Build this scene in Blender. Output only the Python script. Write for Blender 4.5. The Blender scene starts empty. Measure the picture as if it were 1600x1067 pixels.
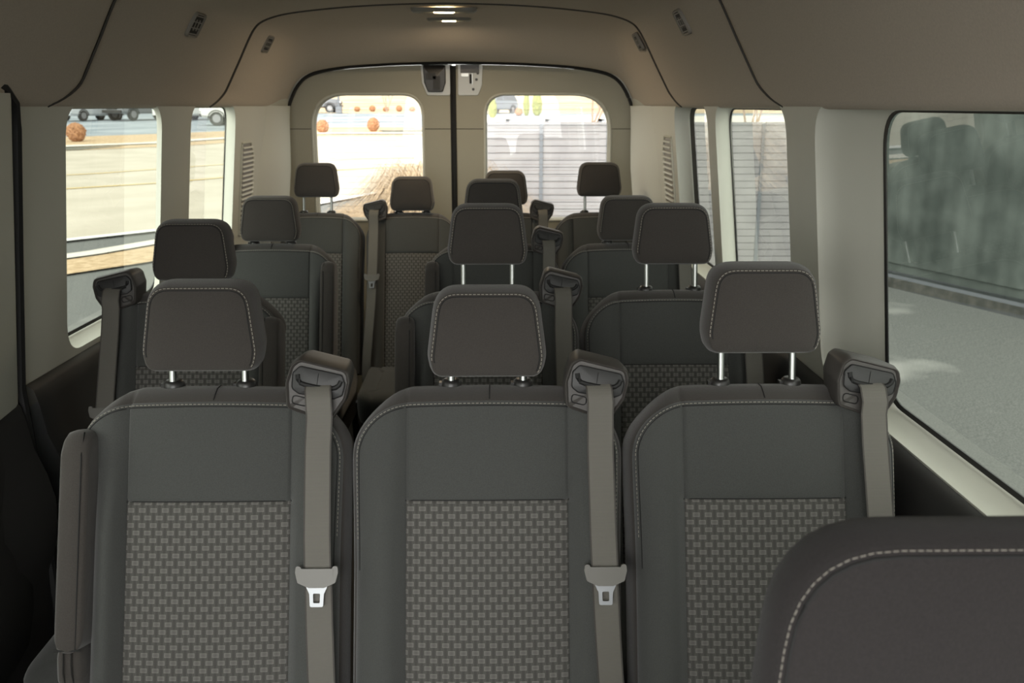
import bpy, bmesh, math, random
from mathutils import Vector, Matrix
from mathutils.geometry import tessellate_polygon
random.seed(7)
PI = math.pi
scene = bpy.context.scene
COL = scene.collection

# ------------------------------------------------------------------ camera
cam_d = bpy.data.cameras.new('camera')
cam = bpy.data.objects.new('camera', cam_d); COL.objects.link(cam)
cam_d.sensor_width = 36.0
cam_d.lens = 36.0 * 1450 / 1600
cam_d.clip_start = 0.02; cam_d.clip_end = 2000
cam.location = (0.19, 0, 1.55)
cam.rotation_euler = (math.radians(90 - 14.26), 0, math.radians(-0.766))
cam_d.dof.use_dof = True
cam_d.dof.focus_distance = 1.6
cam_d.dof.aperture_fstop = 11
scene.camera = cam

# ------------------------------------------------------------------ light and exposure
scene.view_settings.view_transform = 'Standard'
scene.view_settings.look = 'None'
scene.view_settings.gamma = 1.0
scene.view_settings.use_curve_mapping = False
scene.view_settings.exposure = 0.6
W = bpy.data.worlds.new('overcast_sky'); scene.world = W; W.use_nodes = True
bg = W.node_tree.nodes['Background']
wn, wl = W.node_tree.nodes, W.node_tree.links
wt = wn.new('ShaderNodeTexCoord'); wd_ = wn.new('ShaderNodeVectorMath'); wd_.operation = 'DOT_PRODUCT'
wd_.inputs[1].default_value = Vector((-.35, -1.0, .38)).normalized()      # centre of a bright sky patch, added to brighten the interior from the front
wl.new(wt.outputs['Generated'], wd_.inputs[0])
wm = wn.new('ShaderNodeMath'); wm.operation = 'MAXIMUM'; wm.inputs[1].default_value = 0; wl.new(wd_.outputs['Value'], wm.inputs[0])
wp = wn.new('ShaderNodeMath'); wp.operation = 'POWER'; wp.inputs[1].default_value = 5; wl.new(wm.outputs[0], wp.inputs[0])
wa = wn.new('ShaderNodeMath'); wa.operation = 'MULTIPLY_ADD'; wa.inputs[1].default_value = 7.0; wa.inputs[2].default_value = 1.6; wl.new(wp.outputs[0], wa.inputs[0])
wl.new(wa.outputs[0], bg.inputs[1])
bg.inputs[0].default_value = (1.0, .995, .965, 1)
scene.cycles.max_bounces = 10
scene.cycles.transparent_max_bounces = 24
scene.cycles.diffuse_bounces = 6
scene.cycles.sample_clamp_indirect = 6.0

# ------------------------------------------------------------------ materials
def nodes(m): return m.node_tree.nodes, m.node_tree.links
def mat(name, col, rough=.6, metal=0., bump=0., bscale=400., var=0., vscale=3., sheen=0., spec=.5, coat=0.):
    m = bpy.data.materials.new(name); m.use_nodes = True
    N, L = nodes(m); b = N['Principled BSDF']
    b.inputs['Base Color'].default_value = (*col, 1); b.inputs['Roughness'].default_value = rough
    b.inputs['Metallic'].default_value = metal
    b.inputs['Specular IOR Level'].default_value = spec
    if coat: b.inputs['Coat Weight'].default_value = coat
    if sheen:
        b.inputs['Sheen Weight'].default_value = sheen; b.inputs['Sheen Roughness'].default_value = .5
    tc = N.new('ShaderNodeTexCoord')
    if var:
        n = N.new('ShaderNodeTexNoise'); n.inputs['Scale'].default_value = vscale; n.inputs['Detail'].default_value = 5
        L.new(tc.outputs['Object'], n.inputs['Vector'])
        r = N.new('ShaderNodeMapRange'); r.inputs[1].default_value = .3; r.inputs[2].default_value = .7
        r.inputs[3].default_value = 1 - var; r.inputs[4].default_value = 1 + var
        L.new(n.outputs[0], r.inputs[0])
        x = N.new('ShaderNodeVectorMath'); x.operation = 'SCALE'; x.inputs[0].default_value = col
        L.new(r.outputs[0], x.inputs['Scale']); L.new(x.outputs[0], b.inputs['Base Color'])
    if bump:
        n = N.new('ShaderNodeTexNoise'); n.inputs['Scale'].default_value = bscale; n.inputs['Detail'].default_value = 3
        L.new(tc.outputs['Object'], n.inputs['Vector'])
        bp = N.new('ShaderNodeBump'); bp.inputs['Strength'].default_value = bump; bp.inputs['Distance'].default_value = .001
        L.new(n.outputs[0], bp.inputs['Height']); L.new(bp.outputs[0], b.inputs['Normal'])
    return m

M = {}
M['fabric'] = mat('seat_cloth', (.061, .063, .060), .95, bump=.5, bscale=900, var=.10, vscale=500, sheen=.25, spec=.1)
M['border'] = mat('seat_border_cloth', (.050, .045, .041), .95, bump=.5, bscale=900, var=.10, vscale=500, sheen=.25, spec=.1)
M['shaded_front_cloth'] = mat('shaded_front_seat_cloth', (.026, .0235, .0235), .95, bump=.5, bscale=900, var=.10, vscale=500, sheen=.1, spec=.1)  # seat cloth darkened: shade on the near front seat is put into the colour
M['door_trim'] = mat('door_trim_plastic', (.40, .385, .31), .6, bump=.15, bscale=700, spec=.3)
M['stitch'] = mat('stitch_thread', (.30, .28, .24), .8)
M['joint'] = mat('joint_dark', (.06, .055, .048), .9)
M['seam'] = mat('seam_dark', (.012, .012, .012), .9)
M['chrome'] = mat('chrome', (.33, .34, .33), .32, metal=1)
M['steel'] = mat('buckle_steel', (.26, .27, .28), .45, metal=1)
M['black'] = mat('black_plastic', (.022, .021, .020), .38, bump=.1, bscale=500)
M['guide'] = mat('belt_guide_plastic', (.055, .050, .046), .50, bump=.15, bscale=700, spec=.45)
M['guide_face'] = mat('belt_guide_face', (.026, .026, .026), .50, bump=.08, bscale=700, spec=.4)
M['slot'] = mat('slot_black', (.004, .004, .004), .7)
M['tongue'] = mat('tongue_plastic', (.13, .125, .112), .45)
M['pillar'] = mat('pillar_plastic', (.60, .60, .525), .55, bump=.15, bscale=700, spec=.35)
M['headliner'] = mat('headliner_felt', (.57, .50, .42), .95, bump=.35, bscale=600, var=.05, vscale=260, spec=.1)
M['lower'] = mat('lower_trim_plastic', (.026, .025, .024), .6, bump=.2, bscale=500)
M['rubber'] = mat('rubber_seal', (.010, .010, .010), .6)
M['white_metal'] = mat('painted_metal', (.58, .60, .58), .3)
M['floor'] = mat('vinyl_floor', (.03, .03, .03), .7, bump=.2)
M['grille'] = mat('vent_plastic', (.22, .20, .17), .5)
M['bezel'] = mat('lamp_bezel', (.22, .215, .19), .4)
M['vent_dark'] = mat('vent_dark', (.012, .011, .010), .8)

def woven():
    m = bpy.data.materials.new('woven_insert_cloth'); m.use_nodes = True
    N, L = nodes(m); b = N['Principled BSDF']; b.inputs['Roughness'].default_value = .9
    b.inputs['Specular IOR Level'].default_value = .15
    uv = N.new('ShaderNodeUVMap'); sp = N.new('ShaderNodeSeparateXYZ'); L.new(uv.outputs[0], sp.inputs[0])
    def ma(op, a, bb=None, c=None):
        n = N.new('ShaderNodeMath'); n.operation = op
        for i, v in enumerate((a, bb, c)):
            if v is None: continue
            if isinstance(v, (int, float)): n.inputs[i].default_value = v
            else: L.new(v, n.inputs[i])
        return n.outputs[0]
    PX, PY = .0194, .0122
    u = ma('DIVIDE', sp.outputs[0], PX); v = ma('DIVIDE', sp.outputs[1], PY)
    row = ma('FLOOR', v); par = ma('MODULO', row, 2.0)
    u2 = ma('ADD', u, ma('MULTIPLY', par, .5))
    fu = ma('ABSOLUTE', ma('SUBTRACT', ma('FRACT', u2), .5)); fv = ma('ABSOLUTE', ma('SUBTRACT', ma('FRACT', v), .5))
    inn = ma('MULTIPLY', ma('LESS_THAN', fu, .29), ma('LESS_THAN', fv, .30))
    core = ma('MULTIPLY', ma('LESS_THAN', fu, .225), ma('LESS_THAN', fv, .19))
    # vertical threads between the tiles
    thr = ma('LESS_THAN', ma('ABSOLUTE', ma('SUBTRACT', ma('FRACT', ma('MULTIPLY', u, 2.0)), .5)), .28)
    nz = N.new('ShaderNodeTexNoise'); nz.inputs['Scale'].default_value = 1500; nz.inputs['Detail'].default_value = 2
    L.new(uv.outputs[0], nz.inputs['Vector'])
    base = ma('ADD', .062, ma('MULTIPLY', thr, .016))
    val = ma('ADD', base, ma('ADD', ma('MULTIPLY', inn, .075), ma('MULTIPLY', core, -.032)))
    val = ma('MULTIPLY', val, ma('ADD', .62, ma('MULTIPLY', nz.outputs[0], .76)))
    cb = N.new('ShaderNodeCombineColor')
    L.new(ma('MULTIPLY', val, 1.03), cb.inputs[0]); L.new(val, cb.inputs[1]); L.new(ma('MULTIPLY', val, .93), cb.inputs[2])
    L.new(cb.outputs[0], b.inputs['Base Color'])
    bp = N.new('ShaderNodeBump'); bp.inputs['Strength'].default_value = .6; bp.inputs['Distance'].default_value = .0012
    L.new(ma('ADD', ma('MULTIPLY', inn, .6), ma('MULTIPLY', thr, .4)), bp.inputs['Height']); L.new(bp.outputs[0], b.inputs['Normal'])
    return m
M['woven'] = woven()

def webbing():
    m = bpy.data.materials.new('belt_webbing'); m.use_nodes = True
    N, L = nodes(m); b = N['Principled BSDF']; b.inputs['Roughness'].default_value = .65
    b.inputs['Specular IOR Level'].default_value = .3
    uv = N.new('ShaderNodeUVMap'); sp = N.new('ShaderNodeSeparateXYZ'); L.new(uv.outputs[0], sp.inputs[0])
    w = N.new('ShaderNodeTexWave'); w.wave_type = 'BANDS'; w.bands_direction = 'Y'; w.inputs['Scale'].default_value = 170; w.inputs['Distortion'].default_value = .6
    L.new(uv.outputs[0], w.inputs['Vector'])
    a = N.new('ShaderNodeMath'); a.operation = 'ABSOLUTE'; L.new(sp.outputs[0], a.inputs[0])
    g = N.new('ShaderNodeMath'); g.operation = 'GREATER_THAN'; L.new(a.outputs[0], g.inputs[0]); g.inputs[1].default_value = .0192
    mx = N.new('ShaderNodeMix'); mx.data_type = 'RGBA'; L.new(w.outputs[0], mx.inputs[0])
    mx.inputs[6].default_value = (.098, .092, .080, 1); mx.inputs[7].default_value = (.150, .142, .125, 1)
    m2 = N.new('ShaderNodeMix'); m2.data_type = 'RGBA'; L.new(g.outputs[0], m2.inputs[0]); L.new(mx.outputs[2], m2.inputs[6])
    m2.inputs[7].default_value = (.055, .05, .045, 1)
    L.new(m2.outputs[2], b.inputs['Base Color'])
    bp = N.new('ShaderNodeBump'); bp.inputs['Strength'].default_value = .3; bp.inputs['Distance'].default_value = .0005
    L.new(w.outputs[0], bp.inputs['Height']); L.new(bp.outputs[0], b.inputs['Normal'])
    return m
M['webbing'] = webbing()

def glass(name, tint, refl=1.0):
    m = bpy.data.materials.new(name); m.use_nodes = True
    N, L = nodes(m); N.remove(N['Principled BSDF'])
    out = N['Material Output']
    t = N.new('ShaderNodeBsdfTransparent'); t.inputs[0].default_value = (*tint, 1)
    g = N.new('ShaderNodeBsdfGlossy'); g.inputs['Roughness'].default_value = .01; g.inputs[0].default_value = (refl, refl, refl, 1)
    ge = N.new('ShaderNodeNewGeometry'); dt = N.new('ShaderNodeVectorMath'); dt.operation = 'DOT_PRODUCT'
    L.new(ge.outputs['Incoming'], dt.inputs[0]); L.new(ge.outputs['Normal'], dt.inputs[1])
    def ma(op, x, y):
        n = N.new('ShaderNodeMath'); n.operation = op; n.use_clamp = op == 'ADD'
        for i, v in enumerate((x, y)):
            if v is None: continue
            if isinstance(v, (int, float)): n.inputs[i].default_value = v
            else: L.new(v, n.inputs[i])
        return n
    f = ma('ADD', ma('MULTIPLY', ma('POWER', ma('SUBTRACT', 1.0, ma('ABSOLUTE', dt.outputs['Value'], None).outputs[0]).outputs[0], 5.0).outputs[0], .75).outputs[0], .035)
    mx = N.new('ShaderNodeMixShader'); L.new(f.outputs[0], mx.inputs[0]); L.new(t.outputs[0], mx.inputs[1]); L.new(g.outputs[0], mx.inputs[2])
    L.new(mx.outputs[0], out.inputs[0])
    return m
M['glass_side'] = glass('tinted_side_glass', (.52, .55, .505))
M['glass_rear'] = glass('rear_glass', (.93, .93, .90))

def emis(name, col, s):
    m = bpy.data.materials.new(name); m.use_nodes = True
    N, L = nodes(m); b = N['Principled BSDF']
    b.inputs['Base Color'].default_value = (.8, .8, .8, 1)
    b.inputs['Emission Color'].default_value = (*col, 1); b.inputs['Emission Strength'].default_value = s
    return m
M['lens'] = emis('lit_lamp_lens', (1, .78, .45), 14)

# ------------------------------------------------------------------ mesh helpers
class MB:
    def __init__(s): s.v = []; s.f = []; s.uv = {}
    def add(s, vs, fs):
        o = len(s.v); s.v += [tuple(p) for p in vs]; s.f += [tuple(i + o for i in f) for f in fs]; return o
    def box(s, x0, x1, y0, y1, z0, z1):
        s.add([(x0,y0,z0),(x1,y0,z0),(x1,y1,z0),(x0,y1,z0),(x0,y0,z1),(x1,y0,z1),(x1,y1,z1),(x0,y1,z1)],
              [(0,3,2,1),(4,5,6,7),(0,1,5,4),(1,2,6,5),(2,3,7,6),(3,0,4,7)]); return s
    def tube(s, path, r, n=8, cap=True, radii=None):
        path = [Vector(p) for p in path]; rings = []
        for i, p in enumerate(path):
            t = (path[min(i+1, len(path)-1)] - path[max(i-1, 0)]).normalized()
            a = Vector((0,0,1)) if abs(t.z) < .9 else Vector((0,1,0))
            u = t.cross(a).normalized(); w = t.cross(u)
            rr = radii[i] if radii else r
            rings.append([p + (u*math.cos(2*PI*k/n) + w*math.sin(2*PI*k/n))*rr for k in range(n)])
        vs = [q for R in rings for q in R]; fs = []
        for i in range(len(path)-1):
            for k in range(n):
                a, b = i*n+k, i*n+(k+1)%n; fs.append((a, b, b+n, a+n))
        if cap: fs += [tuple(range(n-1, -1, -1)), tuple((len(path)-1)*n + k for k in range(n))]
        s.add(vs, fs); return s
    def rings(s, rings, closed=True, cap0=True, cap1=True):
        n = len(rings[0]); vs = [q for R in rings for q in R]; fs = []
        for i in range(len(rings)-1):
            for k in range(n if closed else n-1):
                a, b = i*n+k, i*n+(k+1)%n; fs.append((a, b, b+n, a+n))
        if cap0: fs.append(tuple(range(n-1, -1, -1)))
        if cap1: fs.append(tuple((len(rings)-1)*n + k for k in range(n)))
        s.add(vs, fs); return s
    def lathe(s, prof, c, n=16, axis='z'):
        R = []
        for (r, h) in prof:
            ring = []
            for k in range(n):
                a = 2*PI*k/n; p = (r*math.cos(a), r*math.sin(a), h)
                if axis == 'x': p = (h, p[0], p[1])
                if axis == 'y': p = (p[0], h, p[1])
                ring.append((c[0]+p[0], c[1]+p[1], c[2]+p[2]))
            R.append(ring)
        s.rings(R); return s
    def map(s, fn): s.v = [tuple(fn(Vector(p))) for p in s.v]; return s
    def mesh(s, name, m, smooth=True, angle=None, uvs=None):
        me = bpy.data.meshes.new(name); me.from_pydata(s.v, [], s.f)
        bm = bmesh.new(); bm.from_mesh(me); bmesh.ops.recalc_face_normals(bm, faces=bm.faces); bm.to_mesh(me); bm.free()
        for mm in (m if isinstance(m, list) else [m]): me.materials.append(mm)
        if smooth:
            for p in me.polygons: p.use_smooth = True
            me.set_sharp_from_angle(angle=math.radians(angle or 40))
        if uvs:
            l = me.uv_layers.new(name='UVMap')
            for lp in me.loops: l.data[lp.index].uv = uvs[lp.vertex_index]
        me.update(); return me

def link(name, me, parent=None, loc=(0,0,0), rot=(0,0,0), kind=None):
    o = bpy.data.objects.new(name, me); COL.objects.link(o); o.location = loc; o.rotation_euler = rot
    if parent is not None: o.parent = parent
    if kind: o['kind'] = kind
    return o
def obj(name, mb, m, parent=None, smooth=True, angle=None, **k):
    return link(name, mb.mesh(name, m, smooth, angle), parent, **k)
def tag(o, label, cat, group=None, kind=None):
    o['label'] = label; o['category'] = cat
    if group: o['group'] = group
    if kind: o['kind'] = kind
    return o
def empty(name, loc, rz=0):
    o = bpy.data.objects.new(name, None); COL.objects.link(o); o.location = loc; o.rotation_euler = (0,0,rz); o.empty_display_size = .1; return o
def struct(name, mb, m, parent=None, **k):
    o = obj(name, mb, m, parent, **k); o['kind'] = 'structure'; return o

def smooth01(t): t = max(0, min(1, t)); return t*t*(3-2*t)
def round_poly(pts, rad, n=6):
    """corners -> arcs; pts anticlockwise, rad one radius or one for each corner"""
    out = []; N = len(pts)
    for i, p in enumerate(pts):
        r = rad[i] if isinstance(rad, (list, tuple)) else rad
        p = Vector(p); a = Vector(pts[i-1]) - p; b = Vector(pts[(i+1) % N]) - p
        la, lb = a.length, b.length; a.normalize(); b.normalize()
        ang = a.angle(b); t = min(r/math.tan(ang/2), la*.499, lb*.499)
        A = p + a*t; B = p + b*t
        for k in range(n+1):
            q = k/n; s_ = (1-q)**2*A + 2*q*(1-q)*p + q*q*B
            # blend of quadratic with circle-like weight
            out.append((s_.x, s_.y))
    return out
def resample(pts, n):
    P = [Vector(p) for p in pts]; P.append(P[0]); d = [0]
    for i in range(len(P)-1): d.append(d[-1] + (P[i+1]-P[i]).length)
    out = []; j = 0
    for k in range(n):
        t = d[-1]*k/n
        while d[j+1] < t: j += 1
        q = (t-d[j])/max(1e-9, d[j+1]-d[j]); out.append(tuple(P[j].lerp(P[j+1], q)))
    return out
def normals2(pts, closed=True):
    n = len(pts); out = []
    for i in range(n):
        a = Vector(pts[(i-1) % n] if closed or i > 0 else pts[i]); b = Vector(pts[(i+1) % n] if closed or i < n-1 else pts[i])
        t = (b-a); t.normalize(); out.append((t.y, -t.x))
    return out
def slab(outline, rings, mb=None):
    """outline anticlockwise in (x,h); rings = (scale, offset, d).  vertices (x, d, h)"""
    mb = mb or MB(); nn = normals2(outline)
    cx = sum(p[0] for p in outline)/len(outline); cz = sum(p[1] for p in outline)/len(outline)
    R = []
    for (s, o, d) in rings:
        if s <= .001: R.append(None); continue
        R.append([(cx+(p[0]-cx)*s + n[0]*o, d, cz+(p[1]-cz)*s + n[1]*o) for p, n in zip(outline, nn)])
    N = len(outline); base = len(mb.v); idx = []
    for (s, o, d), r in zip(rings, R):
        if r is None: idx.append([len(mb.v)]); mb.v.append((cx, d, cz))
        else: idx.append(list(range(len(mb.v), len(mb.v)+N))); mb.v += r
    for a, b in zip(idx, idx[1:]):
        for k in range(N):
            k2 = (k+1) % N
            if len(a) == 1: mb.f.append((a[0], b[k], b[k2]))
            elif len(b) == 1: mb.f.append((a[k], b[0], a[k2]))
            else: mb.f.append((a[k], b[k], b[k2], a[k2]))
    return mb
def dashes(path, up, ln=.0046, gap=.0024, w=.00068, mb=None):
    """little stitches lying along a 3D path"""
    mb = mb or MB(); P = [Vector(p) for p in path]; d = [0]
    for a, b in zip(P, P[1:]): d.append(d[-1] + (b-a).length)
    def at(t):
        for j in range(len(P)-1):
            if d[j+1] >= t: return P[j].lerp(P[j+1], (t-d[j])/max(1e-9, d[j+1]-d[j]))
        return P[-1]
    t = 0
    while t + ln < d[-1]:
        a, b = at(t), at(t+ln); m_ = (a+b)/2 + Vector(up)*w*.5
        mb.tube([a, m_, b], w, 4); t += ln + gap
    return mb
def plate(outer, holes):
    """2D polygon with holes -> (verts2, tris)"""
    loops = [[Vector((p[0], p[1], 0)) for p in outer]] + [[Vector((p[0], p[1], 0)) for p in h] for h in holes]
    t = tessellate_polygon(loops); v = [(p.x, p.y) for L_ in loops for p in L_]
    return v, [tuple(x) for x in t]
def rrect(x0, x1, y0, y1, r, n=8): return round_poly([(x0,y0),(x1,y0),(x1,y1),(x0,y1)], r, n)

# ------------------------------------------------------------------ the van's shell
def wx(z): return .85 + .109*(1.55 - z)            # inner face of the side walls, leaning inwards to the top
DOOR_Y = 4.76
LEFT_BELT, RIGHT_BELT = .918, .955
# window openings: (inner y0, y1, z0, z1), (glass y0, y1, z0, z1)
WINS = {
 'R': [((.45, 2.00, .958, 1.553), (.52, 1.775, .976, 1.542)),
       ((2.20, 2.93, .958, 1.553), (2.10, 2.98, .976, 1.542)),
       ((3.04, 3.62, .958, 1.553), (3.02, 3.60, .976, 1.542)),
       ((-.85, .15, .988, 1.50), (-.80, .12, 1.005, 1.48))],
 'L': [((2.31, 2.97, .932, 1.553), (2.24, 3.11, .949, 1.545)),
       ((3.25, 3.80, .932, 1.553), (3.21, 3.87, .949, 1.545)),
       ((.62, 1.52, .96, 1.52), (.66, 1.50, .975, 1.50)),
       ((-.85, .15, .96, 1.50), (-.80, .12, .975, 1.48))],
}
def side_wall(side):
    s = 1 if side == 'R' else -1
    belt = RIGHT_BELT if side == 'R' else LEFT_BELT
    outer = [(-1.0, belt-.06), (DOOR_Y-.03, belt-.06), (DOOR_Y-.03, 1.60), (-1.0, 1.60)]
    inner = [rrect(*w[0], .085) for w in WINS[side]]
    glassr = [rrect(*w[1], .075) for w in WINS[side]]
    mb = MB(); v, t = plate(outer, inner)
    mb.add([(s*wx(z), y, z) for y, z in v], t)
    for ri, rg in zip(inner, glassr):
        R = []
        for q, dx in ((0, 0), (.05, .012), (.30, .030), (.75, .048), (1, .060)):
            R.append([(s*(wx(a[1]+(b[1]-a[1])*q)+dx), a[0]+(b[0]-a[0])*q, a[1]+(b[1]-a[1])*q) for a, b in zip(ri, rg)])
        mb.rings(R, cap0=False, cap1=False)
    # outer skin closes the wall
    v, t = plate([(-1.0, belt-.06), (DOOR_Y+.05, belt-.06), (DOOR_Y+.05, 1.60), (-1.0, 1.60)], glassr)
    mb.add([(s*(wx(z)+.062), y, z) for y, z in v], t)
    wall = struct('wall_right' if s > 0 else 'wall_left', mb, M['pillar'], angle=50)
    return wall, glassr
wall_r, glass_r = side_wall('R')
wall_l, glass_l = side_wall('L')
wn = 0
for s, rings_, side in ((1, glass_r, 'R'), (-1, glass_l, 'L')):
    for i, rg in enumerate(rings_):
        wn += 1
        mb = MB(); n = len(rg)
        mb.add([(s*(wx(z)+.0575), y, z) for y, z in rg], [tuple(range(n))])
        w = struct('window_%d' % wn, mb, M['glass_side'])
        # black ceramic edge of the pane
        b = MB(); cy = sum(p[0] for p in rg)/n; cz = sum(p[1] for p in rg)/n
        wd = .012 if not (side == 'R' and i == 2) else .012
        far = .075 if (side == 'R' and i == 2) else wd
        R0 = [(s*(wx(z)+.0545), y, z) for y, z in rg]
        R1 = [(s*(wx(z)+.0545), y - (far if y > cy else -wd), z - (wd*.3 if z > cz else -wd*.8)) for y, z in rg]
        R2 = [(s*(wx(z)+.0565), p[1], p[2]) for p, (y, z) in zip(R1, rg)]
        b.rings([R0, R1, R2], cap0=False, cap1=False)
        obj('black_edge', b, M['rubber'], w)

# dark lower trim of the sides, with a rounded shoulder and an arm-rest bulge
def lower_trim(s, belt, y0, y1, name):
    prof = [(wx(belt)-.002, belt), (wx(belt)-.012, belt-.004), (wx(belt)-.022, belt-.016), (wx(belt)-.030, belt-.05), (wx(belt)-.040, belt-.12),
            (wx(belt)-.062, belt-.18), (wx(belt)-.075, belt-.24), (wx(belt)-.070, belt-.33), (wx(belt)-.040, belt-.42), (wx(belt)-.030, .2), (wx(belt)-.03, 0.0)]
    R = [[(s*x, y, z) for x, z in prof] for y in (y0, y0+.01, (y0+y1)/2, y1-.01, y1)]
    mb = MB(); mb.rings(R, closed=False, cap0=False, cap1=False)
    return struct(name, mb, M['lower'], angle=60)
lower_trim(1, RIGHT_BELT, -1.0, DOOR_Y-.02, 'trim_1')
lower_trim(-1, LEFT_BELT, 2.085, DOOR_Y-.02, 'trim_2')
lower_trim(-1, .905, -1.0, 2.02, 'trim_3')

for s, n in ((1, 'wall_right_lower'), (-1, 'wall_left_lower')):
    mb = MB(); mb.box(s*.985-.012, s*.985+.012, -1.0, 4.82, -.06, .93); struct(n, mb, M['white_metal'])

# left side: cover of the pillar behind the sliding door, dark gap beside it
mb = MB(); R = []
for z in (.895, .90, 1.0, 1.2, 1.4, 1.50, 1.575):
    w = wx(z)
    R.append([(-w-.03, 1.50, z), (-w, 1.52, z), (-w+.035, 1.60, z), (-w+.050, 1.70, z), (-w+.052, 1.78, z), (-w+.045, 1.84, z), (-w+.026, 1.995, z), (-w+.018, 2.02, z), (-w-.03, 2.025, z)])
mb.rings(R)
struct('trim_4', mb, M['pillar'], angle=30)
mb = MB(); R = []
for z in (0, .6, .88, .905, 1.2, 1.4, 1.6):
    w = wx(max(z, .9)); R.append([(-w-.01, 2.02, z), (-w+.002, 2.02, z), (-w+.002, 2.075, z), (-w-.01, 2.08, z)])
mb.rings(R)
mb.tube([(-wx(1.6)-.0, 1.70, 1.612), (-wx(1.6)+.005, 1.92, 1.605), (-wx(1.6)+.008, 2.0, 1.59), (-wx(1.55)+.010, 2.045, 1.555), (-wx(1.5)+.008, 2.055, 1.50), (-wx(1.2)+.006, 2.055, 1.2), (-wx(.92)+.008, 2.05, .92), (-wx(.9)+.03, 2.03, .7), (-wx(.9)+.045, 2.02, .3), (-wx(.9)+.045, 2.02, 0)], .013, 8)
struct('trim_5', mb, M['rubber'])
# side step moulding: a swelling in the dark panel in front of the gap
mb = MB(); R = []
for k in range(15):
    y = 1.25 + .74*k/14; q = math.sin(PI*k/14)**.8
    ring = []
    for j in range(10):
        z = .30 + .57*j/9; e = math.sin(PI*j/9)**.7
        ring.append((-wx(.9)+.02+.075*q*e, y, z))
    R.append(ring)
mb.rings(R, closed=False, cap0=False, cap1=False)
struct('trim_6', mb, M['lower'], angle=80)

# rear quarter covers with a soft vertical swelling beside the doors
for s, n in ((-1, 'trim_7'), (1, 'trim_8')):
    mb = MB(); R = []
    y0 = 3.97 if s > 0 else 4.13
    for z in (.10, .6, .9, 1.1, 1.25, 1.35, 1.42, 1.48, 1.52, 1.549):
        w = wx(z); k = 1 - .5*smooth01((z-1.20)/.35); Y = lambda t: y0 + .14*smooth01((z-1.15)/.4)*(1-t) + (4.74-y0)*t
        R.append([(s*(w-q*k), Y(t), z) for t, q in ((0, -.01), (.10, .006), (.22, .022), (.36, .040), (.52, .052), (.68, .058), (.82, .052), (.92, .034), (.98, .008), (1, -.02))])
    mb.rings(R, cap0=False, cap1=False, closed=False)
    struct(n, mb, M['pillar'], angle=80)

# floor, front bulkhead
mb = MB(); mb.box(-.98, .98, -1.0, 4.83, -.06, 0.0); struct('floor', mb, M['floor'])
mb = MB(); mb.box(-.98, .98, -1.06, -1.0, -.06, .92); struct('wall_front', mb, M['lower'])

# ------------------------------------------------------------------ headliner
HP = [(.90,1.556),(.882,1.546),(.862,1.543),(.845,1.553),(.828,1.585),(.808,1.622),(.785,1.665),(.760,1.712),(.738,1.755),(.718,1.792),(.700,1.820),(.678,1.841),(.64,1.858),(.58,1.873),(.48,1.886),(.33,1.899),(.16,1.907),(0,1.910)]
BP = [(.90,1.500),(.895,1.50),(.885,1.51),(.872,1.525),(.862,1.545),(.850,1.575),(.838,1.600),(.822,1.630),(.800,1.66),(.772,1.685),(.735,1.703),(.69,1.716),(.63,1.727),(.55,1.737),(.44,1.745),(.30,1.752),(.15,1.756),(0,1.758)]
def full(P): return [(-x, z) for x, z in P] + [(x, z) for x, z in reversed(P[:-1])]
def finer(P, n=4):       # smooth curve through the profile points
    out = []
    for i in range(len(P)-1):
        p0, p1, p2, p3 = (Vector(P[max(0, i-1)]), Vector(P[i]), Vector(P[i+1]), Vector(P[min(len(P)-1, i+2)]))
        for k in range(n):
            t = k/n; q = .5*((2*p1) + (-p0+p2)*t + (2*p0-5*p1+4*p2-p3)*t*t + (-p0+3*p1-3*p2+p3)*t**3); out.append((q.x, q.y))
    out.append(P[-1]); return out
HPF, BPF = finer(HP), finer(BP)
HF, BF = full(HPF), full(BPF)
HN = normals2(HF, closed=False)       # left side up and over: outward = up/left
HN = [(-a, -b) if (a*0 + b) < -.2 or (p[0] < -.5 and a > .3) or (p[0] > .5 and a < -.3) else (a, b) for (a, b), p in zip(HN, HF)]
def low(z): return max(0, min(1, (1.615 - z)/.065))
def s1(z): return 2.34 - .12*low(z)**2.2
def s2(z): return 3.56 - .10*low(z)**2.2
mb = MB(); R = []
def sec(f, g=lambda z: 0.0):
    R.append([(x + n[0]*g(z)*smooth01((z-1.56)/.04), f(z), z + n[1]*g(z)*smooth01((z-1.56)/.04)) for (x, z), n in zip(HF, HN)])
for k in range(8):
    sec(lambda z, k=k: -.75 + (s1(z)-.05+.75)*k/7)
for dy, g in ((-.03, 0), (-.012, 0), (-.005, .004), (-.0005, .016), (.004, .018), (.010, .010), (.018, .007), (.04, .006), (.10, .004)):
    sec(lambda z, dy=dy: s1(z)+dy, lambda z, g=g: g)
for k in range(1, 6):
    sec(lambda z, k=k: s1(z)+.1 + (s2(z)-.05-s1(z)-.1)*k/6, lambda z: .003)
for dy, g in ((-.03, 0), (-.012, 0), (-.005, .004), (-.0005, .018), (.004, .020), (.010, .014), (.018, .012), (.04, .011), (.10, .008)):
    sec(lambda z, dy=dy: s2(z)+dy, lambda z, g=g: g)
for y, q in ((3.80, 0), (3.95, 0), (4.10, .02), (4.20, .07), (4.28, .20), (4.36, .42), (4.44, .66), (4.52, .84), (4.60, .95), (4.68, 1.0), (4.715, 1.0)):
    R.append([(a[0]*(1-q)+b[0]*q, y, a[1]*(1-q)+b[1]*q) for a, b in zip(HF, BF)])
R.append([(x*1.004, 4.722, z+.012) for x, z in BF]); R.append([(x*1.01, 4.724, z+.06) for x, z in BF])
mb.rings(R, closed=False, cap0=False, cap1=False)
struct('ceiling', mb, M['headliner'], angle=60)
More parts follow.
